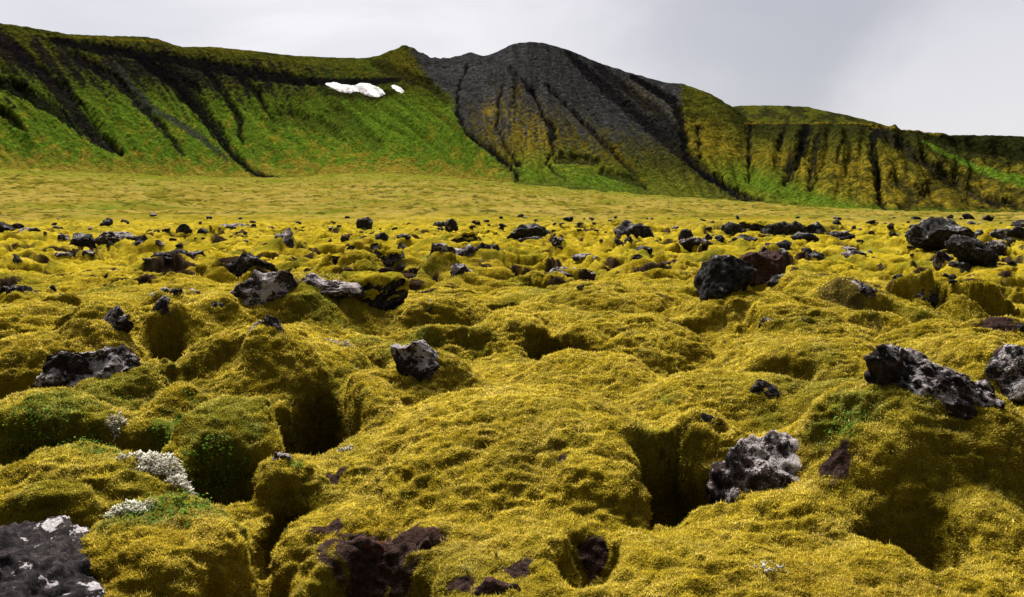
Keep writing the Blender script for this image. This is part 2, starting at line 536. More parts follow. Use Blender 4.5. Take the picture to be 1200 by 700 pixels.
def rock_geo(seed, sub, sx, sy, sz, rough=1.0, lean=0.0, peaks=1.0, lump=1.0):
    V, F = ico(sub)
    rg = np.random.default_rng(seed)
    c = V.copy()
    for k in range(11):
        n = rg.normal(size=3); n /= np.linalg.norm(n)
        d = rg.uniform(.52, .84)
        e = np.maximum(c @ n - d, 0)
        c -= np.outer(e * .88, n)
    c /= np.abs(c).max(axis=0)
    s = np.array([sx, sy, sz]); m = (sx * sy * sz) ** (1 / 3)
    c = c * s
    o = rg.uniform(0, 100, 3)
    q = c / m + o
    nv = V / s; nv /= np.linalg.norm(nv, axis=1)[:, None]
    big = n3(q[:, 0] * 1.1, q[:, 1] * 1.1, q[:, 2] * 1.1, 60)
    rid = np.abs(n3(q[:, 0] * 1.9, q[:, 1] * 1.9, q[:, 2] * 1.9, 61))
    r2 = np.abs(n3(q[:, 0] * 4.1, q[:, 1] * 4.1, q[:, 2] * 4.1, 62))
    r3 = n3(q[:, 0] * 8.5, q[:, 1] * 8.5, q[:, 2] * 8.5, 63)
    r4 = np.abs(n3(q[:, 0] * 17, q[:, 1] * 17, q[:, 2] * 17, 64))
    def cells(n, sd):
        ce = np.random.default_rng(sd).normal(size=(n, 3)); ce /= np.linalg.norm(ce, axis=1)[:, None]
        ce = ce * np.random.default_rng(sd + 1).uniform(.8, 1.1, (n, 1))
        d1 = np.full(len(V), 9.0)
        for e in ce:
            d1 = np.minimum(d1, ((V - e) ** 2).sum(1))
        return np.sqrt(d1)
    lumps = lump * .30 * (.42 - cells(26, seed + 900)) + .22 * rough * min(1, lump + .3) * (.2 - cells(130, seed + 901))
    d = lumps + .20 * big + .22 * (rid - .25) + rough * (.12 * (r2 - .2) + .06 * r3 + .06 * (r4 - .2))
    c = c + nv * (d * m)[:, None]
    # craggy upper edge
    up = np.clip(c[:, 2] / sz, 0, 1)
    c[:, 2] += up * peaks * sz * .30 * n3(q[:, 0] * 1.3, q[:, 1] * 1.3, q[:, 2] * .4, 65)
    c[:, 0] += lean * c[:, 2]
    # keep the asked extent
    lo, hi = c.min(0), c.max(0)
    c = (c - (lo + hi) / 2) / ((hi - lo) / 2) * s
    return c, F


def place_rock(name, x0, y0, x1, y1, mat, seed, label, cat='rock', group=None, lean=0., rough=1., depth=.8, sink=.7, tilt=0., peaks=1., smooth=None, drop=0.04, collar=.24, lump=1., moss=0.):
    xc = (x0 + x1) / 2
    hx, hy, hz, hr = hit(xc, y1)
    dist = hy * CP + 2 * SP
    W = 1.24 * (x1 - x0) / FPX * dist; H = max((y1 - y0) / FPX * dist, .25 * W * .5)
    sx = W / 2; sy = max(W * depth / 2, H * .4); sz = H * (1 + sink) / 2
    wpx = (x1 - x0) * .85
    sub = 6 if wpx > 85 else 5 if wpx > 28 else 4 if wpx > 11 else 3
    c, F = rock_geo(seed, sub, sx, sy, sz, rough, lean, peaks, lump)
    me = new_mesh(name, c, F, smooth=(sub >= 5) if smooth is None else smooth)
    o = link(name, me, mat)
    k = sy * .75
    n = np.array([hx, hy]) / hr
    o.location = (hx + n[0] * k, hy + n[1] * k, hz + H * (1 - drop) - sz)
    if hr < 45 and collar: PENDING.append((hx + n[0] * k, hy + n[1] * k, max(sx, sy) * .92, H * collar))
    if hr < 45 and collar > .2 and W > .2:
        for e in range(3):
            a_ = random.uniform(0, 6.283); PENDING.append((hx + n[0] * k + math.cos(a_) * sx * .95, hy + n[1] * k + math.sin(a_) * sy * .95, sx * random.uniform(.5, .7), min(H, .8 * W) * random.uniform(.08, .22)))
    o.rotation_euler = (0, math.radians(tilt), 0)
    tag(o, label, cat, group)
    if moss:
        nv = np.zeros((len(c), 3)); me.calc_loop_triangles() if False else None
        vn = np.empty(len(c) * 3, F32); me.vertices.foreach_get("normal", vn); nv = vn.reshape(-1, 3)
        w_ = nv[:, 2] + .5 * n3(c[:, 0] / (.3 * sx) + seed, c[:, 1] / (.3 * sx), c[:, 2] / (.3 * sx), 120) + .6 * (c[:, 2] / sz) - 1.15 + moss
        F_ = F[(w_[F] > -.05).all(1)]
        if len(F_):
            use = np.unique(F_); mp_ = np.full(len(c), -1); mp_[use] = np.arange(len(use))
            th_ = np.clip(w_[use] * 3, -.3, 1)[:, None] * .11 * sz
            pc_ = c[use] + nv[use] * th_ + .03 * sz * n3(c[use, 0] * 9, c[use, 1] * 9, c[use, 2] * 9, 121)[:, None] * nv[use]
            link('moss_cap', new_mesh('moss_cap', pc_, mp_[F_]), MOSS_MAT, o)
    return o


ROCKS = [
    # x0, y0, x1, y1, kind, label, options
    (-130, 648, 158, 745, 'P', 'big black boulder blotched with white lichen, half under striped moss', dict(depth=.8, rough=1.1, sink=.4, peaks=.3, tilt=10, collar=.1, lump=.6)),
    (464, 401, 522, 456, 'L', 'upright speckled lava rock beside the great dark moss hollow', dict(lean=-.35, sink=.3)),
    (838, 486, 978, 578, 'W', 'pale pinkish crumbly lava face above the black moss cave', dict(depth=1.0, sink=.7, lean=-.3, rough=.8, peaks=.1, lump=.25, tilt=20, drop=.42, collar=.0)),
    (806, 486, 846, 518, 'D', 'small dark rock under the moss beside the pale crumbly lava face', {}),
    (1003, 411, 1152, 498, 'L', 'large craggy lava outcrop crusted with grey lichen on a moss mound', dict(rough=1.3, lean=-.25, depth=.7, tilt=15, drop=.12)),
    (1142, 416, 1236, 474, 'L', 'dark rugged lava rock cut by the picture edge near the crusted outcrop', dict(collar=.05, drop=-.15)),
    (57, 408, 162, 462, 'L', 'wedge of dark lava with a lichen streak sloping into moss', dict(depth=.6)),
    (100, 358, 150, 404, 'L', 'dark lava rock with a whitish edge jutting over a moss bank', dict(lean=.5, depth=.6)),
    (181, 356, 208, 398, 'L', 'narrow upright lava shard with white lichen in a hollow', dict(depth=.6)),
    (177, 337, 199, 352, 'L', 'small knobby lichened rock topping the shard hollow', {}),
    (198, 340, 214, 354, 'L', 'little dark lichened knob beside the shard hollow', {}),
    (273, 328, 355, 360, 'W', 'long pale lichened lava ledge with ragged front', dict(depth=.5, sink=.9, drop=-.28, collar=.1)),
    (342, 328, 418, 350, 'W', 'flat grey lava ledge running to the moss capped hump', dict(depth=.5, sink=.9, drop=-.28, collar=.1)),
    (300, 371, 346, 409, 'W', 'whitish crusted rock on the flank of the ledge mound', dict(lean=-.6, depth=.5)),
    (244, 356, 268, 370, 'D', 'small dark double rock in front of the pale lava ledge', {}),
    (396, 323, 470, 362, 'D', 'domed dark lava hump wearing a moss cap', dict(depth=.9, rough=.8, peaks=.2, moss=.75, collar=.1)),
    (258, 296, 322, 328, 'D', 'black broken rock sunk in a deep moss hollow', dict(depth=.7)),
    (320, 268, 346, 292, 'L', 'grey peaked rock above the sunken black rock', {}),
    (391, 281, 466, 313, 'L', 'broad mossy lava crag with light speckles on its right', dict(depth=.7, moss=.35)),
    (503, 284, 532, 308, 'L', 'jagged dark rock joining a rubble row', {}),
    (528, 286, 558, 306, 'L', 'lichen speckled rock in the middle of a rubble row', {}),
    (554, 284, 588, 299, 'D', 'low dark rock ending the rubble row', {}),
    (530, 310, 553, 327, 'L', 'small broken rock with white streak on smooth moss', {}),
    (487, 353, 526, 369, 'W', 'flat pinkish grey stone patch breaking through golden moss', dict(sink=1.2, depth=.6)),
    (598, 261, 640, 281, 'D', 'dark pyramid shaped crag on the far moss belt', dict(sink=.2)),
    (610, 277, 638, 286, 'D', 'low rubble lying below the dark pyramid crag', {}),
    (647, 278, 664, 291, 'D', 'stubby standing stone near the pyramid crag', {}),
    (722, 260, 748, 276, 'D', 'blocky black rock like a broken wall', dict(rough=.8)),
    (742, 261, 764, 278, 'D', 'fallen black block against the wall like rock', {}),
    (645, 314, 694, 327, 'L', 'long low pale rock lying flat on smooth golden moss', dict(sink=.8)),
    (672, 298, 696, 306, 'L', 'thin grey slab above the long low pale rock', dict(sink=.8)),
    (711, 280, 728, 290, 'D', 'small jumbled rock starting a short rocky chain', {}),
    (730, 278, 744, 292, 'D', 'pointed rock in the middle of a short rocky chain', {}),
    (745, 288, 763, 296, 'D', 'flat rock ending a short rocky chain', {}),
    (742, 298, 755, 306, 'D', 'round pebble like rock alone below the short chain', {}),
    (773, 305, 797, 312, 'R', 'brown bare stone almost level with the moss', dict(sink=1.)),
    (821, 306, 876, 353, 'D', 'big rounded grey speckled boulder of a touching pair', dict(rough=.8, peaks=.3, sink=.3, collar=.06, drop=-.12)),
    (864, 303, 914, 341, 'R', 'dark red brown boulder leaning behind the speckled boulder', dict(rough=.9, peaks=.3, sink=.3, collar=.06, drop=-.15)),
    (902, 322, 936, 335, 'D', 'low rubble tail trailing from the red brown boulder', {}),
    (881, 289, 903, 306, 'D', 'dark lump at the head of a moss arch', {}),
    (898, 281, 925, 297, 'D', 'grey topped rock sitting on a moss arch', {}),
    (903, 297, 925, 314, 'D', 'black stone in the mouth of a moss arch', {}),
    (929, 290, 962, 304, 'D', 'craggy rock just past the moss arch', {}),
    (848, 261, 872, 274, 'D', 'west end rock of the long black crag wall', {}),
    (868, 258, 905, 271, 'D', 'mossy topped middle of the long black crag wall', dict(sink=.2, moss=.4)),
    (896, 259, 924, 275, 'D', 'tallest rock of the long black crag wall', {}),
    (918, 261, 942, 276, 'D', 'sloping rock east of the tallest in the crag wall', {}),
    (940, 260, 964, 274, 'D', 'mound like rock at the east end of the crag wall', {}),
    (929, 272, 956, 281, 'D', 'broken rock below the east end of the crag wall', {}),
    (856, 275, 884, 284, 'D', 'low dark rock with three humps below the crag wall', {}),
    (972, 272, 998, 282, 'D', 'low rock with moss seam east of the crag wall', {}),
    (796, 270, 812, 281, 'D', 'tilted dark slab crowning a small outcrop', {}),
    (799, 279, 831, 292, 'L', 'grey ragged base of the small tilted outcrop', {}),
    (820, 275, 834, 285, 'D', 'rounded rock beside the small tilted outcrop', {}),
    (837, 276, 849, 284, 'D', 'small lone square rock between two outcrops', {}),
    (980, 289, 1002, 296, 'L', 'short flat rock ledge east of the moss arch', {}),
    (988, 294, 1012, 304, 'L', 'slanting flat rock under the short ledge', {}),
    (1076, 264, 1134, 300, 'D', 'huge leaning crag head rising above the field', dict(lean=-.1, sink=.2, rough=1.1, collar=.05, drop=-.25)),
    (1112, 282, 1158, 320, 'D', 'steep dark tail block of the huge leaning crag', dict(lean=-.6, sink=.2, collar=.05, drop=-.15)),
    (1096, 293, 1122, 316, 'L', 'white topped rock tucked under the huge leaning crag', dict(lean=-.5)),
    (1114, 306, 1142, 324, 'D', 'dark angular rock at the foot of the white topped rock', dict(lean=-.6)),
    (1105, 320, 1119, 329, 'D', 'small dark stone under the angular rock', {}),
    (1132, 270, 1152, 290, 'D', 'dark block right behind the huge leaning crag', {}),
    (1152, 267, 1176, 284, 'L', 'grey block with rusty top behind the leaning crag', {}),
    (1152, 282, 1186, 298, 'L', 'flat tilted slab beside the grey rusty topped block', dict(lean=-.5)),
    (1176, 280, 1188, 286, 'D', 'small stone right of the rusty topped block', {}),
    (1184, 266, 1212, 280, 'D', 'long dark outcrop reaching the picture edge', {}),
    (1188, 257, 1210, 266, 'D', 'dark outcrop high on the field edge under the cliffs', {}),
    (989, 333, 1032, 354, 'L', 'row of crumbled grey stones lying under a gold bank', {}),
    (1046, 340, 1062, 351, 'D', 'small pointed stone at the foot of a moss dome', {}),
    (1066, 332, 1082, 342, 'D', 'dark slit of rock showing through a moss dome', dict(lean=.8)),
    (1072, 341, 1094, 358, 'L', 'dark rubble under the lip of a moss dome', {}),
    (1150, 375, 1182, 388, 'R', 'brown flat broken stone among pale moss', dict(sink=.9)),
    (1176, 379, 1214, 394, 'D', 'dark flat stones at the field edge beside brown ones', dict(sink=.7)),
    (880, 447, 909, 467, 'D', 'dark mossy rock peeking from the moss above the pale lava face', {}),
    (890, 372, 910, 384, 'L', 'tiny pinkish stone half buried in open golden moss', dict(sink=.8)),
    (936, 372, 949, 380, 'D', 'tiny dark stone alone in open golden moss', {}),
    (0, 335, 20, 352, 'L', 'whitish rock of a pair sunk at the field edge', {}),
    (14, 334, 40, 353, 'D', 'dark rock of a pair sunk at the field edge', {}),
    (11, 304, 25, 316, 'D', 'small upright stone on an open moss slope', {}),
    (57, 334, 65, 342, 'D', 'tiny standing stone near a pale stony scar', {}),
    (62, 345, 84, 354, 'W', 'pale stony scar flush with the moss', dict(sink=1.2)),
    (80, 353, 90, 361, 'L', 'tiny grey stone below the pale stony scar', {}),
    (-12, 261, 14, 272, 'D', 'dark outcrop where the grass plain begins', {}),
    (22, 267, 46, 273, 'L', 'low grey rock next to the dark outcrop by the plain', {}),
    (68, 273, 82, 281, 'L', 'grey rounded rock west of the double crag', {}),
    (84, 274, 108, 290, 'D', 'dark pointed crag with a pale foot', {}),
    (114, 271, 156, 284, 'L', 'wide low grey lava arch with a flat top', dict(sink=.3)),
    (160, 276, 173, 284, 'D', 'dark lump east of the wide lava arch', {}),
    (152, 284, 178, 293, 'D', 'dark lip stone over a moss overhang', {}),
    (178, 284, 194, 294, 'L', 'tilted grey stone beside a moss overhang', {}),
    (126, 285, 133, 296, 'D', 'slim standing stone below the lava arch', {}),
    (98, 295, 110, 300, 'L', 'small pale flat stone below the double crag', {}),
    (66, 297, 84, 302, 'L', 'pale stone under a dark moss lip', {}),
    (182, 296, 222, 313, 'D', 'black rubble deep in the wide round hollow', dict(sink=.6)),
    (222, 295, 238, 302, 'L', 'grey stones on the rim of the wide round hollow', {}),
    (224, 312, 240, 326, 'L', 'whitish broken stone on the slope below the wide hollow', {}),
    (222, 339, 234, 346, 'L', 'small dull stone on the open slope', {}),
    (208, 262, 224, 272, 'D', 'dark peaked stone at the start of the plain', {}),
    (232, 268, 244, 274, 'D', 'tiny dark double stone behind the gold slopes', {}),
    (256, 262, 292, 268, 'L', 'thin row of stones along the edge of the plain', {}),
    (420, 255, 436, 269, 'D', 'dark peaked crag alone on the edge of the plain', {}),
    (420, 277, 438, 285, 'D', 'dark rock atop the broad mossy lava crag', {}),
    (440, 272, 454, 280, 'D', 'small black rock behind the broad mossy crag', {}),
    (400, 276, 408, 284, 'D', 'small dark stone west of the broad mossy crag', {}),
    (466, 283, 478, 297, 'L', 'twin pointed stones right of the broad mossy crag', {}),
    (466, 275, 480, 280, 'D', 'small flat dark stone beyond the twin pointed stones', {}),
    (522, 258, 536, 272, 'D', 'dark upright stump on the far moss belt', {}),
    (508, 259, 520, 266, 'D', 'squat dark stone left of the upright stump', {}),
    (524, 272, 560, 284, 'D', 'dark moss draped ledge under the upright stump', dict(moss=.6)),
    (309, 532, 342, 566, 'W', 'small pale knobbly stone on the rim of a foreground hollow', dict(lean=.35, depth=.6)),
    (360, 600, 470, 662, 'R', 'rust brown bare lava breaking through the front mound', dict(sink=1.1, depth=.6, rough=.7, peaks=.2, drop=.55, collar=0)),
    (462, 604, 530, 655, 'R', 'dull purple brown lava slope beside the rusty bare lava', dict(sink=1.1, depth=.6, rough=.6, peaks=.2, drop=.55, collar=0)),
    (548, 668, 612, 704, 'R', 'brown stone at the foot of the front mound', dict(sink=.8, depth=.6, rough=.7, peaks=.2, drop=.5, collar=0)),
    (668, 648, 716, 684, 'R', 'brown earthy rock at the bottom of the front hollow', dict(sink=.9, depth=.6, rough=.6, peaks=.2, drop=.7, collar=0)),
]
KMAT = dict(D=R_DARK, L=R_LICH, W=R_PALE, R=R_RED, P=R_SPLOTCH)
for i, (x0, y0, x1, y1, k, label, kw) in enumerate(ROCKS):
    place_rock('lava_rock', x0, y0, x1, y1, KMAT[k], 100 + i, label, **kw)

COLLARS += PENDING

# small rocks scattered over the belts: a dozen kinds, copied
protos = []
for k in range(14):
    c, F = rock_geo(500 + k, 4, 1, .8, .62, 1.1, random.uniform(-.3, .3))
    protos.append(new_mesh('lava_rock', c, F, smooth=False))
    protos[-1].materials.append(R_FAR if k % 3 else R_LICH)
BELT = [(255, 262, 'small dark lava stone along the edge of the far grass plain', 'stones along the edge of the plain', 45, 4, 10),
        (262, 276, 'small dark lava stone scattered over the far moss belt', 'stones over the far moss belt', 58, 5, 12),
        (276, 300, 'small lava stone poking out of the middle moss field', 'stones over the middle moss field', 20, 5, 12),
        (300, 345, 'little lava stone half sunk among the golden moss swells', 'stones among the moss swells', 7, 6, 13)]
taken = [(a, b_, c, d) for a, b_, c, d, *_ in ROCKS]
for (ya, yb, label, group, n, w0, w1) in BELT:
    made = 0; tries = 0
    while made < n and tries < 2000:
        tries += 1
        px = random.uniform(0, 1200); py = random.uniform(ya, yb) + (px - 600) / 600 * 2
        dens = .5 + .5 * math.sin(px * .013 + py * .21) * math.sin(px * .031 + 2)
        if ya > 262 and random.random() > dens: continue
        if px < 620 and ya < 260 and random.random() < .5: continue
        w = random.uniform(w0, w1) * (1.35 if random.random() < .12 else .85)
        if any(a - 3 < px < c + 3 and b_ - 2 < py < d + 2 for a, b_, c, d in taken): continue
        hx, hy, hz, hr = hit(px, py)
        W = w / FPX * hr
        o = link('lava_rock', random.choice(protos))
        s = W / 2
        zs = random.uniform(.55, 1.1)
        o.scale = (s, s * random.uniform(.6, 1.1), s * zs)
        o.rotation_euler = (random.uniform(-.2, .2), random.uniform(-.3, .3), random.uniform(0, 6.28))
        o.location = (hx, hy + s * .3, hz + s * .62 * zs * random.uniform(.1, .55))
        tag(o, label, 'rock', group)
        made += 1
# ------------------------------------------------------------------ ground sheet
DENSE = 41.0
NCD = 1180
th = np.concatenate([np.linspace(-180, -DENSE, 46)[:-1], np.linspace(-DENSE, DENSE, NCD), np.linspace(DENSE, 180, 46)[1:]])
th = np.radians(th)
rr = np.concatenate([np.geomspace(.25, 2.7, 26)[:-1], np.geomspace(2.7, 26, 1000)[:-1], np.geomspace(26, 150, 330)[:-1], np.geomspace(150, 700, 240)[:-1], np.geomspace(700, 9000, 30)])
TH, RR = np.meshgrid(th, rr)
X, Y = RR * np.sin(TH), RR * np.cos(TH)
Z = height(X, Y)
NR, NC = Z.shape
Zs = Z


def boxblur(A, n):
    for ax in (0, 1):
        p = np.pad(A, [(n + 1, n) if i == ax else (0, 0) for i in (0, 1)], mode='edge')
        c = np.cumsum(p, axis=ax)
        A = (np.take(c, range(2 * n + 1, c.shape[ax]), axis=ax) - np.take(c, range(0, c.shape[ax] - 2 * n - 1), axis=ax)) / (2 * n + 1)
    return A


_soft = (1 - sstep(8, 14, RR)) * sstep(2.7, 3.0, RR)
Z = Z * (1 - _soft) + boxblur(boxblur(Z, 5), 5) * _soft
nearmask = (1 - sstep(22, 26, RR)) * sstep(2.7, 3.0, RR)
Zb = boxblur(boxblur(Z, 14), 14)
# swollen cushions: the moss leans out over the hollows
gx = np.gradient(Zb, axis=1) / np.maximum(np.gradient(TH, axis=1) * RR, 1e-6)
gr = np.gradient(Zb, axis=0) / np.maximum(np.gradient(RR, axis=0), 1e-6)
gl = np.sqrt(gx * gx + gr * gr)
Zl = boxblur(boxblur(Z, 34), 34)
sh = .38 * np.clip(Z - Zl + .05, 0, .32) * np.clip(gl, 0, 1.2) * nearmask / (gl + 1e-6)
sh = np.where(np.abs(np.degrees(TH)) < DENSE - 2, sh, 0)
ST, CT = np.sin(TH), np.cos(TH)
ox = -(gr * ST + gx * CT) * sh
oy = -(gr * CT - gx * ST) * sh
P = np.stack([X + ox, Y + oy, Z], -1)
Nn = grid_normals(P); Nn *= np.sign(Nn[..., 2:3].mean())
# tufted surface
slope = 1 - np.abs(Nn[..., 2])
sub = (RR < 160) & (np.abs(np.degrees(TH)) < DENSE + 1)
q = P[sub]
rq = RR[sub]
w3 = n3(q[:, 0] / .5, q[:, 1] / .5, q[:, 2] / .5, 30) * .12
rip = 1 - np.abs(n3(q[:, 0] / .42 + w3, q[:, 1] / .16 + w3 * 3, q[:, 2] / .075, 31))          # drooping terraces
_w4 = n3(q[:, 0] / .7, q[:, 1] / .7, q[:, 2] / .7, 36) * .5
cush = np.sqrt(np.abs(n3(q[:, 0] / .40 + _w4, q[:, 1] / .30 + _w4, q[:, 2] / .26, 37)) + .004) - .45
tuf = n3(q[:, 0] / .10, q[:, 1] / .10, q[:, 2] / .07, 32)
fine = n3(q[:, 0] / .034, q[:, 1] / .034, q[:, 2] / .03, 33)
mid = n3(q[:, 0] / .9, q[:, 1] / .5, q[:, 2] / .4, 34)
ripw = sstep(-.2, .5, n3(q[:, 0] / 1.1, q[:, 1] / 1.1, q[:, 2] / 1.1, 35)) * .8 + .2
g1 = 1 + 1.5 * sstep(8, 32, rq)
disp = ((.05 + .035 * sstep(7, 11, rq)) * (rip - .75) * ripw * g1 + .026 * tuf * (1 - sstep(12, 22, rq)) + .007 * fine * (1 - sstep(7, 11, rq)) + .035 * mid * g1 + .065 * cush * (.4 + .6 * ripw))
zone = (1 - sstep(80, 150, rq))
D = np.zeros_like(RR); D[sub] = disp * zone
P = P + Nn * D[..., None]
Nn = grid_normals(P); Nn *= np.sign(Nn[..., 2:3].mean())

# shade painted into the deep hollows; bare earth on a few broken faces; green where it is damp
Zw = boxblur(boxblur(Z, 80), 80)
soil_shade = np.maximum(sstep(.30, .52, Zl - Z + .04 * n2(X / .2, Y / .2, 40)), sstep(.42, .72, Zw - Z + .08 * n2(X / .2, Y / .2, 40))) * nearmask  # deeper ground gets the dark tone as painted shade
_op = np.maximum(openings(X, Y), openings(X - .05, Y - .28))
soil_shade = np.maximum(soil_shade, .95 * sstep(.44, .54, _op + .05 * n2(X / .3, Y / .3, 45)) * sstep(11, 20, RR) * (1 - sstep(70, 110, RR)))  # shade painted in the openings and on their camera-facing far walls
for (px, py, rad) in [(430, 645, .30), (478, 640, .22), (605, 668, .10), (695, 655, .10), (395, 560, .10), (660, 538, .05), (545, 690, .08), (385, 620, .12), (1170, 380, .3), (985, 540, .12)]:
    hx, hy, hz, hr = hit(px, py)
    dd = np.sqrt((X - hx) ** 2 + (Y - hy) ** 2)
    soil_shade = np.maximum(soil_shade, sstep(1.1, .75, dd / rad + .5 * n2(X / .09, Y / .09, 41)))
greena = np.zeros_like(Z)
for (px, py, rad, w) in [(60, 515, .5, 1), (190, 510, .28, .9), (265, 560, .35, 1), (120, 462, .4, .55), (180, 600, .22, .9), (245, 600, .2, .7), (395, 500, .1, .7), (260, 470, .3, .5), (900, 493, .2, .5), (990, 497, .25, .9), (780, 468, .2, .4), (480, 400, .5, .6), (560, 395, .3, .5),
                         (10, 490, .3, .5), (60, 570, .3, .5), (370, 350, .5, .7), (240, 585, .2, .6), (420, 660, .2, .3)]:
    hx, hy, hz, hr = hit(px, py)
    dd = np.sqrt((X - hx) ** 2 + ((Y - hy) * .8) ** 2)
    greena = np.maximum(greena, w * sstep(1.15, .3, dd / rad + .45 * n2(X / .12, Y / .12, 43) + .3 * n2(X / .4, Y / .4, 44)))
greena = np.clip(greena, 0, 1)
V = P.reshape(-1, 3)
Fq = grid_faces(NR, NC)
me = new_mesh('ground', V, Fq)
fattr(me, 'shaggy', 1 - sstep(9, 34, RR)); fattr(me, 'soil_shade', soil_shade); fattr(me, 'green', greena)
fattr(me, 'foot', sstep(.55, .98, RR / rbase(np.clip(600 + FPX * X / np.maximum(Y, .35 * RR), -700, 1900)))); fattr(me, 'plain', sstep(70, 150, RR + 25 * n2(X / 30, Y / 30, 42)))
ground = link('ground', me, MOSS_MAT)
tag(ground, 'golden moss covered lava field running to the mountains', kind='structure')

# ------------------------------------------------------------------ moss shoots (nobody could count them)
A, B, C_, D_ = (P[:-1, :-1], P[:-1, 1:], P[1:, 1:], P[1:, :-1])
area = np.linalg.norm(np.cross(C_ - A, D_ - B), axis=-1) * .5
rc = RR[:-1, :-1]; tc_ = np.degrees(np.abs(TH[:-1, :-1]))
SH_R = 34.0
ok = (rc > 2.8) & (rc < SH_R) & (tc_ < 39)
facing = 1.6 - 1.55 * sstep(9, SH_R, rc)
wgt = np.where(ok, area / rc ** 2 * facing * np.clip(1 - 1.1 * soil_shade[:-1, :-1], 0, 1), 0).ravel()
cdf = np.cumsum(wgt)
NS = SHOOTS = 2100000
idx = np.searchsorted(cdf, rng.uniform(0, cdf[-1], NS))
ii, jj = np.unravel_index(idx, rc.shape)
u, v = rng.uniform(size=(2, NS, 1))
pt = (A[ii, jj] * (1 - u) + B[ii, jj] * u) * (1 - v) + (D_[ii, jj] * (1 - u) + C_[ii, jj] * u) * v
nn = Nn[ii, jj]
rs = RR[ii, jj]
clump = n3(pt[:, 0] / .05, pt[:, 1] / .05, pt[:, 2] / .05, 50)
ln = (.0085 + .0011 * rs) * np.exp(rng.normal(0, .35, NS)) * (1 + .5 * clump)
dirv = nn * .75 + rng.normal(0, .5, (NS, 3)) + np.array([0, 0, .5])
# combed downhill a little
dirv[:, 0] += nn[:, 0] * .5; dirv[:, 1] += nn[:, 1] * .5; dirv[:, 2] -= .25 * (1 - nn[:, 2])
dirv /= np.linalg.norm(dirv, axis=1, keepdims=True)
side = np.cross(dirv, rng.normal(size=(NS, 3))); side /= np.linalg.norm(side, axis=1, keepdims=True)
wd = (.0012 + .00031 * rs) * np.exp(rng.normal(0, .25, NS))
b0 = pt - nn * .004
V = np.empty((NS, 3, 3), F32)
V[:, 0] = b0 - side * wd[:, None]; V[:, 1] = b0 + side * wd[:, None]
V[:, 2] = b0 + dirv * ln[:, None]
me = new_mesh('moss', V.reshape(-1, 3), np.arange(NS * 3).reshape(-1, 3), smooth=False)
hue = np.clip(.5 + .22 * rng.normal(size=NS) + .26 * n3(pt[:, 0] / .22, pt[:, 1] / .22, pt[:, 2] / .22, 51), 0, 1)
vattr(me, 'gn', np.repeat(nn, 3, axis=0)); fattr(me, 'hue', np.repeat(hue, 3)); fattr(me, 'green', np.repeat(greena[ii, jj], 3))
tag(link('moss', me, SHOOT_MAT), 'short golden green moss shoots carpeting the mounds', kind='stuff')
del V, pt, nn, dirv, side


# ------------------------------------------------------------------ plants, lichen and grass on the near mounds
nrow = int(np.searchsorted(rr, 15.0))
PN = P[:nrow].reshape(-1, 3); NNr = Nn[:nrow].reshape(-1, 3)
_front = PN[:, 1] > 1.5
PN, NNr = PN[_front], NNr[_front]
gpx, gpy = project(PN)


def spot(px, py):
    m = np.nonzero((np.abs(gpx - px) < 5) & (np.abs(gpy - py) < 5))[0]
    if not len(m): m = np.array([np.argmin((gpx - px) ** 2 + (gpy - py) ** 2)])
    return PN[m[np.argmin(PN[m, 1])]]


def around(c, rad, n, seed, stretch=(1, 1), ang=0):
    d = PN - c
    ca, sa = math.cos(math.radians(ang)), math.sin(math.radians(ang))
    u = (d[:, 0] * ca + d[:, 1] * sa) / stretch[0]; v = (-d[:, 0] * sa + d[:, 1] * ca) / stretch[1]
    q = np.sqrt(u * u + v * v + d[:, 2] ** 2 * .6) / rad
    q = q + .55 * n2(PN[:, 0] / (.35 * rad + .03) + seed, PN[:, 1] / (.35 * rad + .03), 110)
    m = np.nonzero(q < 1)[0]
    if len(m) == 0: m = np.array([np.argmin(q)])
    i = np.random.default_rng(seed).choice(m, n)
    return PN[i], NNr[i]


def basis(nrm, rg):
    a = rg.normal(size=nrm.shape)
    s = np.cross(nrm, a); s /= np.linalg.norm(s, axis=1)[:, None]
    return s, np.cross(nrm, s)


def leafy(px, py, rad, n, label, seed, size=.011, stretch=(1, 1)):
    rg = np.random.default_rng(seed)
    c = spot(px, py); p, nr = around(c, rad, n, seed, stretch)
    d = nr * .8 + np.array([0, -.25, .6]) + rg.normal(0, .35, (n, 3)); d /= np.linalg.norm(d, axis=1)[:, None]
    s, f = basis(d, rg)
    z = size * np.exp(rg.normal(0, .3, n))[:, None]
    o = p + nr * rg.uniform(.006, .045, (n, 1)) + (s * rg.normal(0, .014, (n, 1)) + f * rg.normal(0, .014, (n, 1)))
    pts = np.stack([o - f * z, o - f * z * .2 + s * z * .6 + d * z * .2, o + f * z * .9, o - f * z * .2 - s * z * .6 + d * z * .2], 1) - c
    me = new_mesh('ground_cover', pts.reshape(-1, 3), np.arange(n * 4).reshape(-1, 4), smooth=False)
    ob = link('ground_cover', me, LEAF_MAT); ob.location = c
    tag(ob, label, 'leafy plants', kind='stuff')


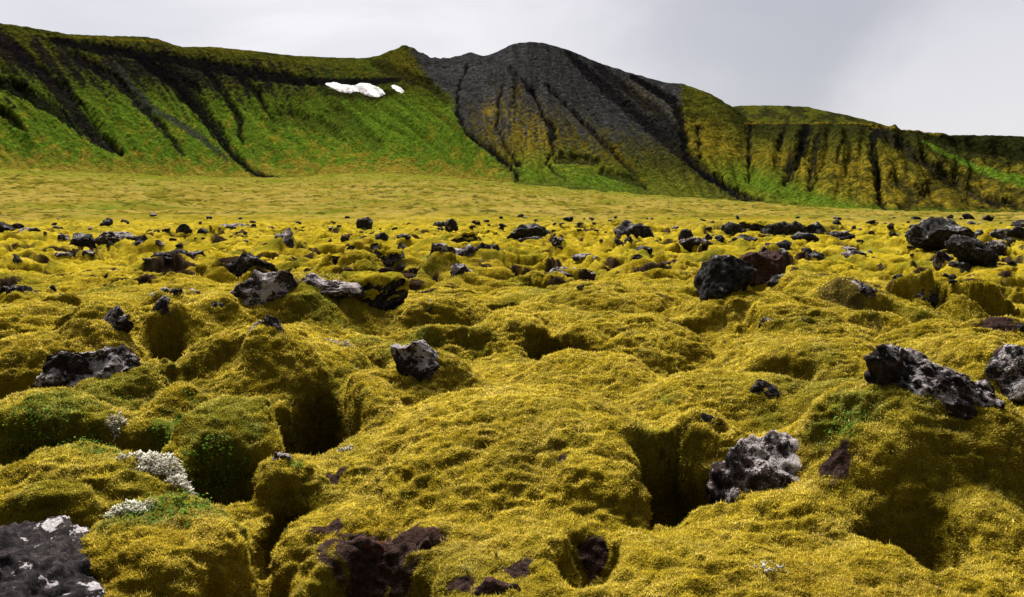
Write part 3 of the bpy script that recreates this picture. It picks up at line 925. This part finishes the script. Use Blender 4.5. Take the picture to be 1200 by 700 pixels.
def lichen(px, py, rad, n, label, seed, stretch=(1, 1), ang=0, size=.0065):
    rg = np.random.default_rng(seed)
    c = spot(px, py); p, nr = around(c, rad, n, seed, stretch, ang)
    s, f = basis(nr, rg)
    z = size * np.exp(rg.normal(0, .45, n))[:, None]
    o = p + nr * rg.uniform(.004, .034, (n, 1)) + s * rg.normal(0, .011, (n, 1)) + f * rg.normal(0, .011, (n, 1)) - c
    t_ = rg.uniform(-.6, .6, (n, 2, 1))
    top = o + nr * z * 1.8 + s * z * t_[:, 0] + f * z * t_[:, 1]
    q = [o + s * z, o + f * z, o - s * z, o - f * z, top, o - nr * z]
    V_ = np.stack(q, 1)
    T_ = np.array([[0, 1, 4], [1, 2, 4], [2, 3, 4], [3, 0, 4], [1, 0, 5], [2, 1, 5], [3, 2, 5], [0, 3, 5]])
    F_ = (np.arange(n)[:, None, None] * 6 + T_[None]).reshape(-1, 3)
    me = new_mesh('lichen_patch', V_.reshape(-1, 3), F_, smooth=False)
    ob = link('lichen_patch', me, LICHEN_MAT); ob.location = c
    tag(ob, label, 'lichen', kind='stuff')


def grass(px, py, n, h, label, seed, spread=.02):
    rg = np.random.default_rng(seed)
    c = spot(px, py)
    V_, F_ = [], []
    for i in range(n):
        a = rg.uniform(0, 6.283); out = np.array([math.cos(a), math.sin(a), 0]); sd = np.array([-out[1], out[0], 0])
        L = h * rg.uniform(.5, 1.2); w_ = .0022; o = out * rg.uniform(0, spread); bend = rg.uniform(.2, 1.1)
        k0 = len(V_)
        for j in range(5):
            u_ = j / 4
            pt_ = o + out * L * bend * u_ ** 1.8 * .8 + np.array([0, 0, L * (u_ - .35 * bend * u_ ** 2.4)])
            ww = w_ * (1 - u_) ** .7 + .0002
            V_ += [pt_ - sd * ww, pt_ + sd * ww]
            if j: F_.append([k0 + 2 * j - 2, k0 + 2 * j - 1, k0 + 2 * j + 1, k0 + 2 * j])
    me = new_mesh('grass_tuft', V_, F_, smooth=False)
    ob = link('grass_tuft', me, GRASS_MAT); ob.location = c
    tag(ob, label, 'grass tuft')


for k, a in enumerate([
    (45, 512, .26, 420, 'broad patch of dark green leaves under a moss brow', (1.6, 1)),
    (108, 520, .16, 200, 'dark leaves deep under the same long moss brow, beside the bare earth', (1.4, 1)),
    (128, 462, .18, 110, 'bright green sprigs strewn over the moss below the dark lava wedge', (1.7, 1)),
    (186, 512, .13, 170, 'green leaves filling the gap above the white lichen streak', (1.2, 1)),
    (205, 494, .08, 70, 'small bright leaf clump on the shoulder of a moss dome', (1, 1)),
    (262, 552, .20, 300, 'dark leaves lining the hollow right of the white lichen streak', (1.3, 1)),
    (232, 585, .10, 120, 'low leaves at the lip of the lichen bordered hollow', (1.4, 1)),
    (185, 596, .17, 300, 'low green mat around the short white lichen clump', (1.6, 1)),
    (343, 541, .05, 40, 'tiny green sprig leaning on the pale knobbly stone', (1, 1)),
    (347, 512, .05, 40, 'small leaves at the mouth of the great dark moss hollow', (1, 1)),
    (235, 462, .10, 60, 'few small leaves on the rounded moss crest by the great hollow', (1.4, 1)),
    (20, 488, .16, 90, 'scattered small leaves on the moss crest at the picture edge', (1.5, 1)),
    (500, 398, .16, 160, 'dark green cushion of leaves behind the upright speckled rock', (1.6, 1)),
    (425, 392, .14, 120, 'green leaves in the gap beside a thin pale lichen streak', (1.6, 1)),
    (778, 468, .05, 26, 'lone small green sprig on open golden moss', (1, 1)),
    (985, 497, .12, 110, 'fresh green blades under the large crusted outcrop', (1.6, 1)),
]):
    leafy(*a[:5], 700 + k, stretch=a[5])
for k, a in enumerate([
    (190, 536, .19, 1500, 'long curving streak of white lichen between two moss domes', (1.5, .8), -20),
    (222, 566, .12, 600, 'lower tail of white lichen running into the leafy hollow', (1.0, 1.0), 0),
    (138, 492, .09, 220, 'thin dribble of white lichen down a moss face', (.8, 1.2), 0),
    (155, 592, .09, 420, 'short white lichen clump on the green mat', (1.6, .8), 0),
    (402, 525, .045, 60, 'small white lichen tuft at the rim of the great hollow', (1.3, .8), 0),
    (405, 398, .11, 110, 'thin pale lichen streak near the dark leaf cushion', (1.8, .7), 0),
    (908, 662, .05, 30, 'sparse white lichen dots on the front moss mound', (1.8, .7), 0),
]):
    lichen(*a[:5], 800 + k, a[5], a[6])
for k, a in enumerate([
    (470, 576, 10, .075, 'grass tuft with straw coloured blades on the front mound'), (496, 566, 12, .06, 'short grass tuft next to the straw bladed one'),
    (543, 545, 7, .06, 'thin pale grass tuft high on the front mound'), (586, 648, 12, .075, 'bright grass tuft low on the front mound face'),
    (552, 668, 14, .06, 'bushy grass tuft above the brown stone'), (356, 690, 9, .06, 'grass tuft beside the rusty bare lava, lowest in view'),
    (520, 500, 6, .05, 'few green blades on the broad sunny mound top'), (735, 462, 8, .05, 'faint grass tuft on open moss behind the cave'),
    (862, 486, 9, .06, 'grass tuft above the pale crumbly lava'), (615, 655, 7, .05, 'small grass tuft right of the bright low one'),
    (330, 622, 5, .05, 'short blades at the edge of the small round pit'), (670, 486, 6, .05, 'sparse blades on the moss crest above the cave'),
]):
    grass(*a, 860 + k)

# ------------------------------------------------------------------ the mountain range
SKEW = [(-700, .7), (0, .85), (150, .8), (300, .6), (380, .75), (450, 1.1), (500, 1.5), (530, 1.0), (560, .5), (600, .08), (650, .12), (690, .75), (740, 1.1), (800, 1.05),
        (850, .5), (880, .05), (960, -.08), (1010, .0), (1060, .4), (1120, .9), (1200, 1.5), (1900, 1.5)]


def prof(t, px):
    cliff = sstep(860, 960, px) * (1 - sstep(1060, 1140, px))
    a = .30 * t + .70 * np.maximum(t, 0) ** 1.7
    b = .15 * t + .85 * sstep(-.15, 1.05, t) * 1.0
    b = (b - .85 * sstep(-.15, 1.05, 0.0)) / (1 - .85 * sstep(-.15, 1.05, 0.0))
    tt = np.where(t < 0, t * .3, a * (1 - cliff) + b * cliff)
    return tt


pxs = np.arange(-620, 1821, 1.9)
ts = np.concatenate([np.linspace(-.05, 0, 5)[:-1], np.linspace(0, 1, 330), 1 + np.linspace(0, 1, 14)[1:] ** 1.6 * 1.2])
PX, T = np.meshgrid(pxs, ts)
rb, rcr = rbase(PX), rcrest(PX)
crest_y = interp(CREST, pxs)
ck = np.hanning(5); ck /= ck.sum()
crest_y = np.convolve(np.pad(crest_y, 2, mode='edge'), ck, mode='valid')
pb = at_r(PX, ybase(PX), rb); pc = at_r(PX, crest_y[None, :].repeat(len(ts), 0), rcr)
Tc = np.clip(T, -.05, 1)
R = rb + (rcr - rb) * T
pf = prof(Tc, PX)
zz = pb[..., 2] + (pc[..., 2] - pb[..., 2]) * pf - np.where(T > 1, (T - 1) * (rcr - rb) * (.10 + .25 * (T - 1)), 0) - np.where(T < 0, -T * 90, 0)
# foot to crest sight lines shift sideways as the slope climbs: keep the bearing
bear = np.arctan2(pb[..., 0], pb[..., 1]) * (1 - Tc) + np.arctan2(pc[..., 0], pc[..., 1]) * Tc
MX, MY = R * np.sin(bear), R * np.cos(bear)
M0 = np.stack([MX, MY, zz], -1)
ipx, ipy = project(M0)
mid_y = (ybase(ipx) + interp(CREST, ipx)) / 2
FL = ipx - interp(SKEW, ipx) * (ipy - mid_y)              # fall line coordinate
env = np.clip(np.sin(np.pi * np.clip(T, 0, 1)), 0, 1) ** .6
g = (np.abs(n2(FL / 26, T * 1.6, 70)) - .25) * 10 + (np.abs(n2(FL / 10 + .6 * n2(ipx / 20, ipy / 14, 77), T * 3.5, 71)) - .25) * 2.0 + n2(FL / 4, T * 7, 72) * .9 + n2(ipx / 5, ipy / 3.0, 73) * 1.0
rg_ = sstep(.78, .98, T) * (1 - sstep(1.0, 1.3, T))
crag = n2(ipx / 9, T * 20, 74) * 1.6 + n2(ipx / 3.5, T * 40, 75) * .9
cragw = sstep(440, 470, ipx) * (1 - sstep(520, 560, ipx)) * .9 + sstep(820, 880, ipx) * (1 - sstep(1060, 1120, ipx)) * .8 + .35
zz = zz + g * env + crag * cragw * rg_
CLIFFN = n2(ipx / 16, T * 3.0, 76)
M0[..., 2] = zz
Rn = 1 - env * 0.0
M0[..., 1] -= env * CLIFFN * 6 * sstep(820, 880, ipx)
ipx, ipy = project(M0)

# what grows and what slides where: described along bearings of the survey
def seg(poly, w, soft=1.6):
    """weight of a streak given as a polyline with width(s)"""
    pts = np.array([p[:2] for p in poly], float)
    ws = np.array([p[2] if len(p) > 2 else w for p in poly], float) * .82
    jx = ipx + 3.2 * n2(FL / 7, T * 16, 80) + 1.6 * n2(ipx / 3, ipy / 3, 81)
    out = np.zeros_like(ipx)
    lo, hi = pts.min(0) - 40, pts.max(0) + 40
    m = (ipx > lo[0]) & (ipx < hi[0]) & (ipy > lo[1]) & (ipy < hi[1])
    if not m.any(): return out
    x, y = jx[m], ipy[m]
    best = np.full(x.shape, 9.0)
    for i in range(len(pts) - 1):
        a, b = pts[i], pts[i + 1]
        d = b - a
        tt = np.clip(((x - a[0]) * d[0] + (y - a[1]) * d[1]) / (d @ d), 0, 1)
        q = np.hypot(x - a[0] - d[0] * tt, y - a[1] - d[1] * tt) / (ws[i] + (ws[i + 1] - ws[i]) * tt)
        best = np.minimum(best, q)
    out[m] = sstep(1.2, .6, best + .42 * n2(FL[m] / 2.6, T[m] * 9, 97) + .3 * n2(ipx[m] / 2.2, ipy[m] / 2.2, 98))
    return out


def blob(cx, cy, rx, ry, rot=0):
    c, s = math.cos(math.radians(rot)), math.sin(math.radians(rot))
    dx, dy = ipx - cx, ipy - cy
    return np.exp(-(((dx * c + dy * s) / rx) ** 2 + ((-dx * s + dy * c) / ry) ** 2))


def side(poly):
    """1 left of a line that runs downhill"""
    p = np.array(poly, float)
    return sstep(6, -6, ipx + 4 * n2(ipx / 6, ipy / 6, 82) - np.interp(ipy, p[:, 1], p[:, 0]))


olive = np.array([.075, .078, .010]); dkol = np.array([.026, .028, .008]); green = np.array([.085, .150, .012]); lime = np.array([.165, .190, .018])
gold = np.array([.235, .175, .016]); grey = np.array([.047, .046, .050]); black = np.array([.0055, .005, .0055]); purple = np.array([.0125, .010, .0115]); straw = np.array([.30, .22, .03])
colr = np.broadcast_to(olive, ipx.shape + (3,)).copy()


def put(w, c):
    global colr
    colr = colr * (1 - w[..., None]) + w[..., None] * np.asarray(c)


s1 = n2(FL / 9, T * 3, 83); s2 = n2(FL / 3.6, T * 6, 84); s3 = n2(ipx / 14, ipy / 9, 85); s4 = n2(ipx / 4.5, ipy / 3, 86); s5 = n2(FL / 1.9, T * 14, 87)
strk = .45 * s1 + .3 * s2 + .45 * s4 + .25 * s3 + .1 * s5
LEFT = side([(478, 40), (482, 60), (500, 90), (530, 112), (537, 140), (560, 168), (590, 192), (606, 216), (640, 240)])
RIGHT = 1 - side([(800, 90), (795, 130), (803, 180), (850, 215), (900, 240)])
MID = np.clip(1 - LEFT - RIGHT, 0, 1)
down = (ipy - interp(CREST, ipx)) / np.maximum(ybase(ipx) - interp(CREST, ipx), 1)
# left bowl
put(LEFT * sstep(.18, .55, down + .18 * s1) * .95, green)
put(LEFT * sstep(.05, .45, s3 + .5 * s4 - .1) * sstep(.35, .7, down) * .65, gold)
put(LEFT * sstep(0, .4, strk) * sstep(.25, .6, down) * .75, lime)
put(LEFT * sstep(.12, .42, .6 * s2 + .7 * s4 - .05) * .55, dkol)
put(LEFT * sstep(-.1, .35, strk + .45 - 1.05 * np.abs(down - .22) * 2.6 - .25 * sstep(230, 420, ipx)) * .9, purple)
put(LEFT * sstep(330, 420, ipx) * blob(450, 150, 90, 45, 25) * sstep(-.25, .35, strk) * .9, green)
put(LEFT * blob(420, 190, 75, 16, 5) * sstep(-.2, .4, s4 + s3) * .7, gold)
put(LEFT * blob(480, 80, 30, 25) * sstep(-.3, .2, s4) * .6, gold * .7)
put(LEFT * blob(200, 180, 150, 22, 8) * sstep(-.3, .4, strk) * .7, green)
put(LEFT * sstep(.80, 1.0, down + .12 * s3 + .1 * s4) * .75, straw * .75)
put(MID * sstep(.90, 1.0, down + .1 * s3 + .08 * s4) * .6, straw * .7)
# grey peak
put(MID * sstep(.95, .55, down + .22 * strk + .0016 * (ipx - 640)) * .95, grey)
put(MID * sstep(.35, .85, down + .45 * strk) * .8, dkol * 1.5)
put(MID * sstep(.1, .45, strk + .3 * s3) * sstep(.35, .75, down) * .6, gold * .7)
put(MID * sstep(.05, .45, s5 * .5 + s2 * .5 + s4 * .6) * .5, black * 1.6)
put(MID * sstep(.15, .5, s4 * .8 + s1 * .6) * sstep(.7, .2, down) * .5, grey * 1.9)
put(MID * blob(622, 172, 40, 34) * sstep(-.5, .1, s4 + s2) * .95, gold * .95)
put(MID * blob(590, 140, 30, 26) * sstep(-.05, .35, s4 + s2) * .7, gold * .8)
put(MID * blob(622, 206, 28, 12) * .85, green)
put(MID * blob(690, 208, 75, 18, 12) * .9, green)
put(MID * blob(660, 195, 40, 16) * sstep(-.3, .3, s4) * .8, lime)
put(MID * blob(800, 222, 60, 14, 18) * .7, lime * .75)
put(MID * blob(700, 188, 34, 14) * sstep(-.3, .3, s4) * .6, gold * .7)
put(MID * blob(740, 200, 60, 14, 30) * sstep(-.2, .4, strk) * .6, gold * .7)
put(MID * blob(572, 131, 7, 5) * .8, gold); put(MID * blob(606, 105, 5, 8) * .6, gold * .7)
put(MID * blob(760, 118, 34, 12, 35) * sstep(-.3, .3, s4) * .5, gold * .6)
# right hand cliffs
put(RIGHT * sstep(.12, .5, down) * sstep(-.45, .1, s4 * .8 + s1 * .6 + .12) * .9, gold * .95)
put(RIGHT * sstep(.05, .4, strk + .5 * s3 - .02) * .75, dkol)
put(RIGHT * sstep(.32, .05, down) * sstep(820, 880, ipx) * .85, dkol * .9)
put(RIGHT * sstep(1035, 1110, ipx) * sstep(-.35, .15, s3 + .5 * s4 + .12) * .8, dkol)
put(RIGHT * sstep(1040, 1090, ipx) * blob(1130, 235, 70, 22) * sstep(-.1, .3, s4) * .6, gold * .8)
put(RIGHT * blob(890, 214, 70, 18, 14) * .9, green)
put(RIGHT * blob(960, 236, 60, 9, 10) * .9, green)
put(RIGHT * blob(835, 170, 24, 26) * sstep(-.2, .3, s4) * .7, gold * .7)
put(RIGHT * sstep(.88, 1.0, down) * sstep(960, 1020, ipx) * .8, green * .8)
# screes and gullies
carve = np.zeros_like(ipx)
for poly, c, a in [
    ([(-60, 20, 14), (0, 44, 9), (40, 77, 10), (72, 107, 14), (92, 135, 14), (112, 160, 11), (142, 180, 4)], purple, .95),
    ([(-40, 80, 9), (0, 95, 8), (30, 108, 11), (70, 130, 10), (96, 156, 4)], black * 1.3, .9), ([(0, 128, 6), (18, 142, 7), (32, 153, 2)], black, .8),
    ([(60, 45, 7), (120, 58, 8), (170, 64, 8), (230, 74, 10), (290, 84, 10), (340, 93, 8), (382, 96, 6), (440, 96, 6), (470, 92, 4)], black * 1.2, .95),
    ([(90, 66, 9), (130, 90, 7), (160, 118, 6), (185, 142, 6), (205, 166, 4), (214, 184, 1.5)], purple, .9),
    ([(135, 75, 4), (175, 125, 4), (215, 148, 5), (250, 172, 4), (268, 190, 1.5)], grey * .7, .8),
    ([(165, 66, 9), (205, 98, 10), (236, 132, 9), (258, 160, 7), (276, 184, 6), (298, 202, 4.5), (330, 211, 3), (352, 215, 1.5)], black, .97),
    ([(190, 76, 9), (222, 104, 10), (246, 136, 6), (262, 155, 3)], black * 1.3, .8),
    ([(240, 80, 6), (262, 108, 5), (277, 132, 5), (281, 150, 6), (284, 168, 2)], black * 1.1, .9),
    ([(283, 90, 7), (300, 108, 5), (312, 128, 3), (320, 142, 1.5)], black * 1.2, .85),
    ([(330, 135, 14), (390, 150, 12)], dkol, .4), ([(395, 130, 16), (440, 170, 10)], dkol, .35),
    ([(385, 108, 6), (440, 114, 7), (470, 104, 5)], dkol * .8, .8), ([(440, 75, 6), (470, 88, 9), (505, 100, 6), (522, 118, 4)], dkol * .8, .75),
    ([(420, 70, 5), (440, 80, 4)], green * .7, .6),
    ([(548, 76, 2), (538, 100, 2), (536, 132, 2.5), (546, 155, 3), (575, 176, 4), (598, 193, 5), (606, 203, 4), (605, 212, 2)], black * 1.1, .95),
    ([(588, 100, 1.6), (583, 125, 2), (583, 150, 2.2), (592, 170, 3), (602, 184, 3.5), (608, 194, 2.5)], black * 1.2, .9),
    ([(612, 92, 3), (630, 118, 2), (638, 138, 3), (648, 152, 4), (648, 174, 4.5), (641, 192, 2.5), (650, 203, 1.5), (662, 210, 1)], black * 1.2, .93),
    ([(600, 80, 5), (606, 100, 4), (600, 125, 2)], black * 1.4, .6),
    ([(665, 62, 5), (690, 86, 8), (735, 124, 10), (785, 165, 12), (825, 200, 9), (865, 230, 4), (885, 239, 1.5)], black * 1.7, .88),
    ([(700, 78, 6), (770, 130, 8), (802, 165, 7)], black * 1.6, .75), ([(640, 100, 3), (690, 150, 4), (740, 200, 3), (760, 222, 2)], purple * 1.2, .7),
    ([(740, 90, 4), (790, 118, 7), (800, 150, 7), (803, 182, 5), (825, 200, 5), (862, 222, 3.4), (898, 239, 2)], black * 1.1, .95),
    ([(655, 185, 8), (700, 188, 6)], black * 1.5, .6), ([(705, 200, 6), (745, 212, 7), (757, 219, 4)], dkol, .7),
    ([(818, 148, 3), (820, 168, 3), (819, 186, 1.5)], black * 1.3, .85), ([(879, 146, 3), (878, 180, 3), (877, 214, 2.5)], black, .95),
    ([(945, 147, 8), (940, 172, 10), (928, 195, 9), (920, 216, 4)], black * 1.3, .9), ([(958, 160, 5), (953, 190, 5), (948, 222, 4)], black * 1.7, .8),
    ([(920, 147, 4), (912, 175, 3)], black * 1.5, .7), ([(985, 165, 2), (980, 190, 2)], black * 1.5, .6),
    ([(1026, 150, 7), (1022, 178, 5), (1029, 205, 5), (1030, 232, 5), (1036, 246, 4)], black * 1.2, .92),
    ([(1030, 150, 8), (1070, 180, 10), (1120, 215, 9), (1170, 240, 6)], purple, .6), ([(1045, 210, 10), (1078, 225, 9), (1060, 242, 9)], black * 1.6, .6),
    ([(1088, 160, 4), (1140, 172, 9), (1200, 180, 12), (1300, 190, 20)], dkol * .6, .9),
    ([(1082, 166, 2), (1104, 178, 3.5), (1140, 195, 5), (1180, 208, 8), (1240, 222, 12)], green * 1.05, .92),
    ([(1160, 232, 5), (1190, 240, 7)], black, .7), ([(1080, 258, 3), (1200, 256, 4), (1300, 258, 5)], green * .7, .6),
    ([(874, 144.5, 1.4), (930, 144, 1.4), (1004, 144, 1.4), (1040, 148, 2), (1100, 157, 2)], gold * .9, .7),
    ([(60, 41, 2), (170, 46, 3), (240, 58, 4), (340, 70, 5), (430, 74, 4)], olive * 1.2, .75), ([(80, 43, 1.5), (190, 49, 2), (300, 62, 2)], gold * .75, .5),
]:
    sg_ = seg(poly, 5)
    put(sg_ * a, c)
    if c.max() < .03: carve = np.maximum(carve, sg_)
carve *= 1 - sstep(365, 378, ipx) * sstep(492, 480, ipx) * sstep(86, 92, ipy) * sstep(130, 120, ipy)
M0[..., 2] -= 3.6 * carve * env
me = new_mesh('mountain_range', M0.reshape(-1, 3), grid_faces(*ipx.shape))
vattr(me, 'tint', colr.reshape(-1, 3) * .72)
vattr(me, 'fall', np.stack([FL, T * 120, 0 * T], -1).reshape(-1, 3))

t = NT('mountain_slope')
tint = t.attr('tint', 'Color')
geo = t.n('ShaderNodeNewGeometry')
fall = t.attr('fall', 'Vector')
mp = t.n('ShaderNodeMapping', i_Scale=(.55, .10, 1)); t.l(fall, mp.inputs[0])
st = t.noise(mp.outputs[0], 1.0, 6, .7)
gr_ = t.noise(geo.outputs['Position'], .16, 6, .72)
v = t.math('ADD', t.math('MULTIPLY', st, .35), t.math('MULTIPLY', gr_, .65))
c = t.mix(1.0, tint, t.ramp(v, [(.30, .30), (.5, .95), (.68, 1.8)]), 'MULTIPLY')
fn_ = t.noise(geo.outputs['Position'], .42, 5, .75)
c = t.mix(1.0, c, t.ramp(fn_, [(.38, .35), (.48, .95), (.62, 1.5)]), 'MULTIPLY')
t.bsdf(c, .95, 0., t.bump(v, .8, 6.0))
RANGE_MAT = t.m
o = link('mountain_range', me, RANGE_MAT)
tag(o, 'long green and dark scree mountain ridge with a grey central peak', kind='structure')
bvh = BVHTree.FromPolygons([Vector(v_) for v_ in M0[4:].reshape(-1, 3).tolist()], grid_faces(*M0[4:].shape[:2]).tolist())

# hill behind the right hand shoulder
hc = [(760, 150), (800, 140), (835, 128), (868, 124), (900, 123.6), (930, 124.4), (947, 125.5), (962, 129), (990, 134.5), (1023, 142.5), (1050, 151), (1090, 165), (1150, 180)]
hp = np.arange(760, 1150, 2.0)
ht = np.concatenate([np.linspace(0, 1, 90), [1.1, 1.3, 1.7]])
HP, HT = np.meshgrid(hp, ht)
c0 = at_r(HP, 172 + 0 * HP, 1050 + 0 * HP); c1 = at_r(HP, interp(hc, HP), 1330 + 0 * HP)
tt = np.clip(HT, 0, 1)
H0 = c0 * (1 - tt[..., None]) + c1 * tt[..., None]
H0[..., 1] += np.where(HT > 1, (HT - 1) * 300, 0); H0[..., 2] -= np.where(HT > 1, (HT - 1) * 60, 0)
H0[..., 2] += n2(HP / 30, HT * 3, 90) * 2.5 * np.sin(np.pi * tt) + n2(HP / 8, HT * 8, 91) * .8
me = new_mesh('far_hill', H0.reshape(-1, 3), grid_faces(*HP.shape))
hx, hy = project(H0)
w = sstep(-.3, .3, n2(HP / 18, HT * 5, 92) + .6 * n2(HP / 6, HT * 14, 93))
col = dkol * 1.1 * (1 - w[..., None]) + w[..., None] * olive
w = sstep(.72, .42, HT + .2 * n2(HP / 14, HT * 4, 94)) * sstep(940, 840, HP + 40 * HT); col = col * (1 - w[..., None]) + w[..., None] * gold * .8
vattr(me, 'tint', col.reshape(-1, 3) * .72); vattr(me, 'fall', np.stack([HP, HT * 120, 0 * HT], -1).reshape(-1, 3))
tag(link('far_hill', me, RANGE_MAT), 'dark low hill showing behind the shoulder of the ridge', kind='structure')

# lingering snow
t = NT('old_snow')
g_ = t.n('ShaderNodeNewGeometry')
sn = t.noise(g_.outputs['Position'], .5, 5, .65)
t.bsdf(t.ramp(sn, [(.36, (.34, .31, .32)), (.48, (.52, .50, .52)), (.62, (.60, .585, .60))]), .7, .2, t.bump(sn, .4, .6))
SNOW = t.m


def snow(poly, label, th=.45):
    pl = np.array(poly, float)
    lo, hi = pl.min(0) - 1, pl.max(0) + 1
    st_ = .45
    gx_ = np.arange(lo[0], hi[0], st_); gy_ = np.arange(lo[1], hi[1], st_)
    GX, GY = np.meshgrid(gx_, gy_)
    ins = np.zeros(GX.shape, bool)
    jx, jy = GX + 1.3 * n2(GX / 2.6, GY / 1.6, 95) + .5 * n2(GX, GY, 97), GY + .8 * n2(GX / 2.6, GY / 1.6, 96)
    for (xa, ya), (xb, yb) in zip(pl, np.roll(pl, -1, 0)):
        cr = ((ya > jy) != (yb > jy)) & (jx < (xb - xa) * (jy - ya) / (yb - ya + 1e-9) + xa)
        ins ^= cr
    core = boxblur(ins.astype(float), 2)
    bm = bmesh.new(); vs = {}
    for (i, j) in zip(*np.nonzero(boxblur(ins.astype(float), 1) > .01)):
        d = Vector(ray(GX[i, j], GY[i, j])); h = bvh.ray_cast(Vector(EYE), d)
        if h[0] is None: continue
        k = (core[i, j] * 1.6 - .5) * th
        vs[(i, j)] = bm.verts.new(h[0] + Vector((0, -.55, .83)) * k)
    for (i, j) in list(vs):
        q = [(i, j), (i + 1, j), (i + 1, j + 1), (i, j + 1)]
        if all(a in vs for a in q): bm.faces.new([vs[a] for a in q])
    bmesh.ops.recalc_face_normals(bm, faces=bm.faces)
    me = bpy.data.meshes.new('snow_patch'); bm.to_mesh(me); bm.free()
    for p in me.polygons: p.use_smooth = True
    tag(link('snow_patch', me, SNOW), label, 'snow patch')


snow([(381, 98), (392, 97), (399, 99), (406, 99.5), (415, 101), (422, 97.5), (432, 98.5), (442, 102), (448, 106), (451, 110), (446, 113), (436, 113.5), (428, 111), (421, 107.5), (414, 107), (411, 109), (407, 108.5), (399, 107.5), (391, 104), (385, 101)],
     'large ragged white snow patch under the ridge rim')
snow([(459, 100), (463, 100), (470, 103), (474, 107), (471, 109), (464, 106.5), (460, 103)], 'small slanting snow patch beside the large ragged one', .45)

# ------------------------------------------------------------------ sky and light
SUN_EL, SUN_AZ = 54.0, -20.0         # sun veiled by cloud, beyond the ridge (azimuth clockwise from the view)
w = bpy.data.worlds.new("World"); SC.world = w; w.use_nodes = True
nt = w.node_tree; nt.nodes.clear()
t = NT.__new__(NT); t.t = nt; t.out = nt.nodes.new('ShaderNodeOutputWorld')
tc = t.n('ShaderNodeTexCoord').outputs['Generated']
sky = t.n('ShaderNodeTexSky', sky_type='NISHITA', sun_disc=False)
sky.sun_elevation = math.radians(SUN_EL); sky.sun_rotation = math.radians(SUN_AZ)
skyc = t.mix(1.0, sky.outputs[0], (.06, .06, .06), 'MULTIPLY')


wn = t.noise(tc, 5.0, 5, .55, 0, 'Color')
wv = t.n('ShaderNodeVectorMath', operation='MULTIPLY_ADD'); t.l(wn, wv.inputs[0]); wv.inputs[1].default_value = (.22, .22, .16)
ofs = t.n('ShaderNodeVectorMath', operation='ADD'); t.l(tc, ofs.inputs[0]); ofs.inputs[1].default_value = (-.11, -.11, -.08); t.l(ofs.outputs[0], wv.inputs[2])
nrmd = t.n('ShaderNodeVectorMath', operation='NORMALIZE'); t.l(wv.outputs[0], nrmd.inputs[0])


def lobe(px, py, a, b):
    d = ray(px, py)
    dp = t.n('ShaderNodeVectorMath', operation='DOT_PRODUCT'); t.l(nrmd.outputs[0], dp.inputs[0]); dp.inputs[1].default_value = tuple(d)
    return t.ramp(dp.outputs['Value'], [(math.cos(math.radians(a)), 0.), (math.cos(math.radians(b)), 1.)], 'EASE')


mp = t.n('ShaderNodeMapping', i_Scale=(1.6, 1.6, 5.0), i_Rotation=(0, .35, 0)); t.l(tc, mp.inputs[0])
n1 = t.noise(mp.outputs[0], 1.6, 7, .52, .5)
cloud = t.ramp(n1, [(.32, (.275, .268, .288)), (.48, (.36, .347, .365)), (.66, (.45, .43, .445))])
cloud = t.mix(t.math('MULTIPLY', lobe(690, 40, 17, 3), .55), cloud, (.43, .408, .422))
cloud = t.mix(t.math('MULTIPLY', lobe(1000, 10, 19, 2), .9), cloud, (.225, .218, .240))
cloud = t.mix(t.math('MULTIPLY', lobe(1180, 115, 11, 1), .75), cloud, (.41, .392, .415))
cloud = t.mix(t.math('MULTIPLY', lobe(60, 10, 12, 2), .55), cloud, (.34, .33, .35))
# sky darkened overhead and behind the camera, added to shade camera-facing slopes
sx = t.n('ShaderNodeSeparateXYZ'); t.l(tc, sx.inputs[0])
bk = t.ramp(t.math('ADD', t.math('MULTIPLY', sx.outputs['Y'], .5), .5), [(.38, 1.), (.86, 0.)])
cloud = t.mix(t.math('MULTIPLY', bk, .93), cloud, (.060, .060, .061))
low = t.ramp(sx.outputs['Z'], [(.0, 1.), (.02, 0.)])
cloud = t.mix(1.0, cloud, (.292, .288, .278), 'MULTIPLY')
fin = t.mix(.94, skyc, cloud)
bg = t.n('ShaderNodeBackground', i_Strength=1.0); t.l(fin, bg.inputs[0]); t.l(bg.outputs[0], t.out.inputs[0])

ld = bpy.data.lights.new('sun', 'SUN'); ld.energy = 1.5; ld.angle = math.radians(24); ld.color = (1, .95, .86)
lo = bpy.data.objects.new('sun', ld); COL.objects.link(lo)
sd = Vector((math.sin(math.radians(SUN_AZ)) * math.cos(math.radians(SUN_EL)), math.cos(math.radians(SUN_AZ)) * math.cos(math.radians(SUN_EL)), math.sin(math.radians(SUN_EL))))
lo.rotation_euler = (-sd).to_track_quat('-Z', 'Y').to_euler()
SC.view_settings.view_transform = 'Standard'; SC.view_settings.look = 'None'
SC.view_settings.exposure = 2.72; SC.view_settings.gamma = 1.0
SC.cycles.max_bounces = 6; SC.cycles.diffuse_bounces = 2
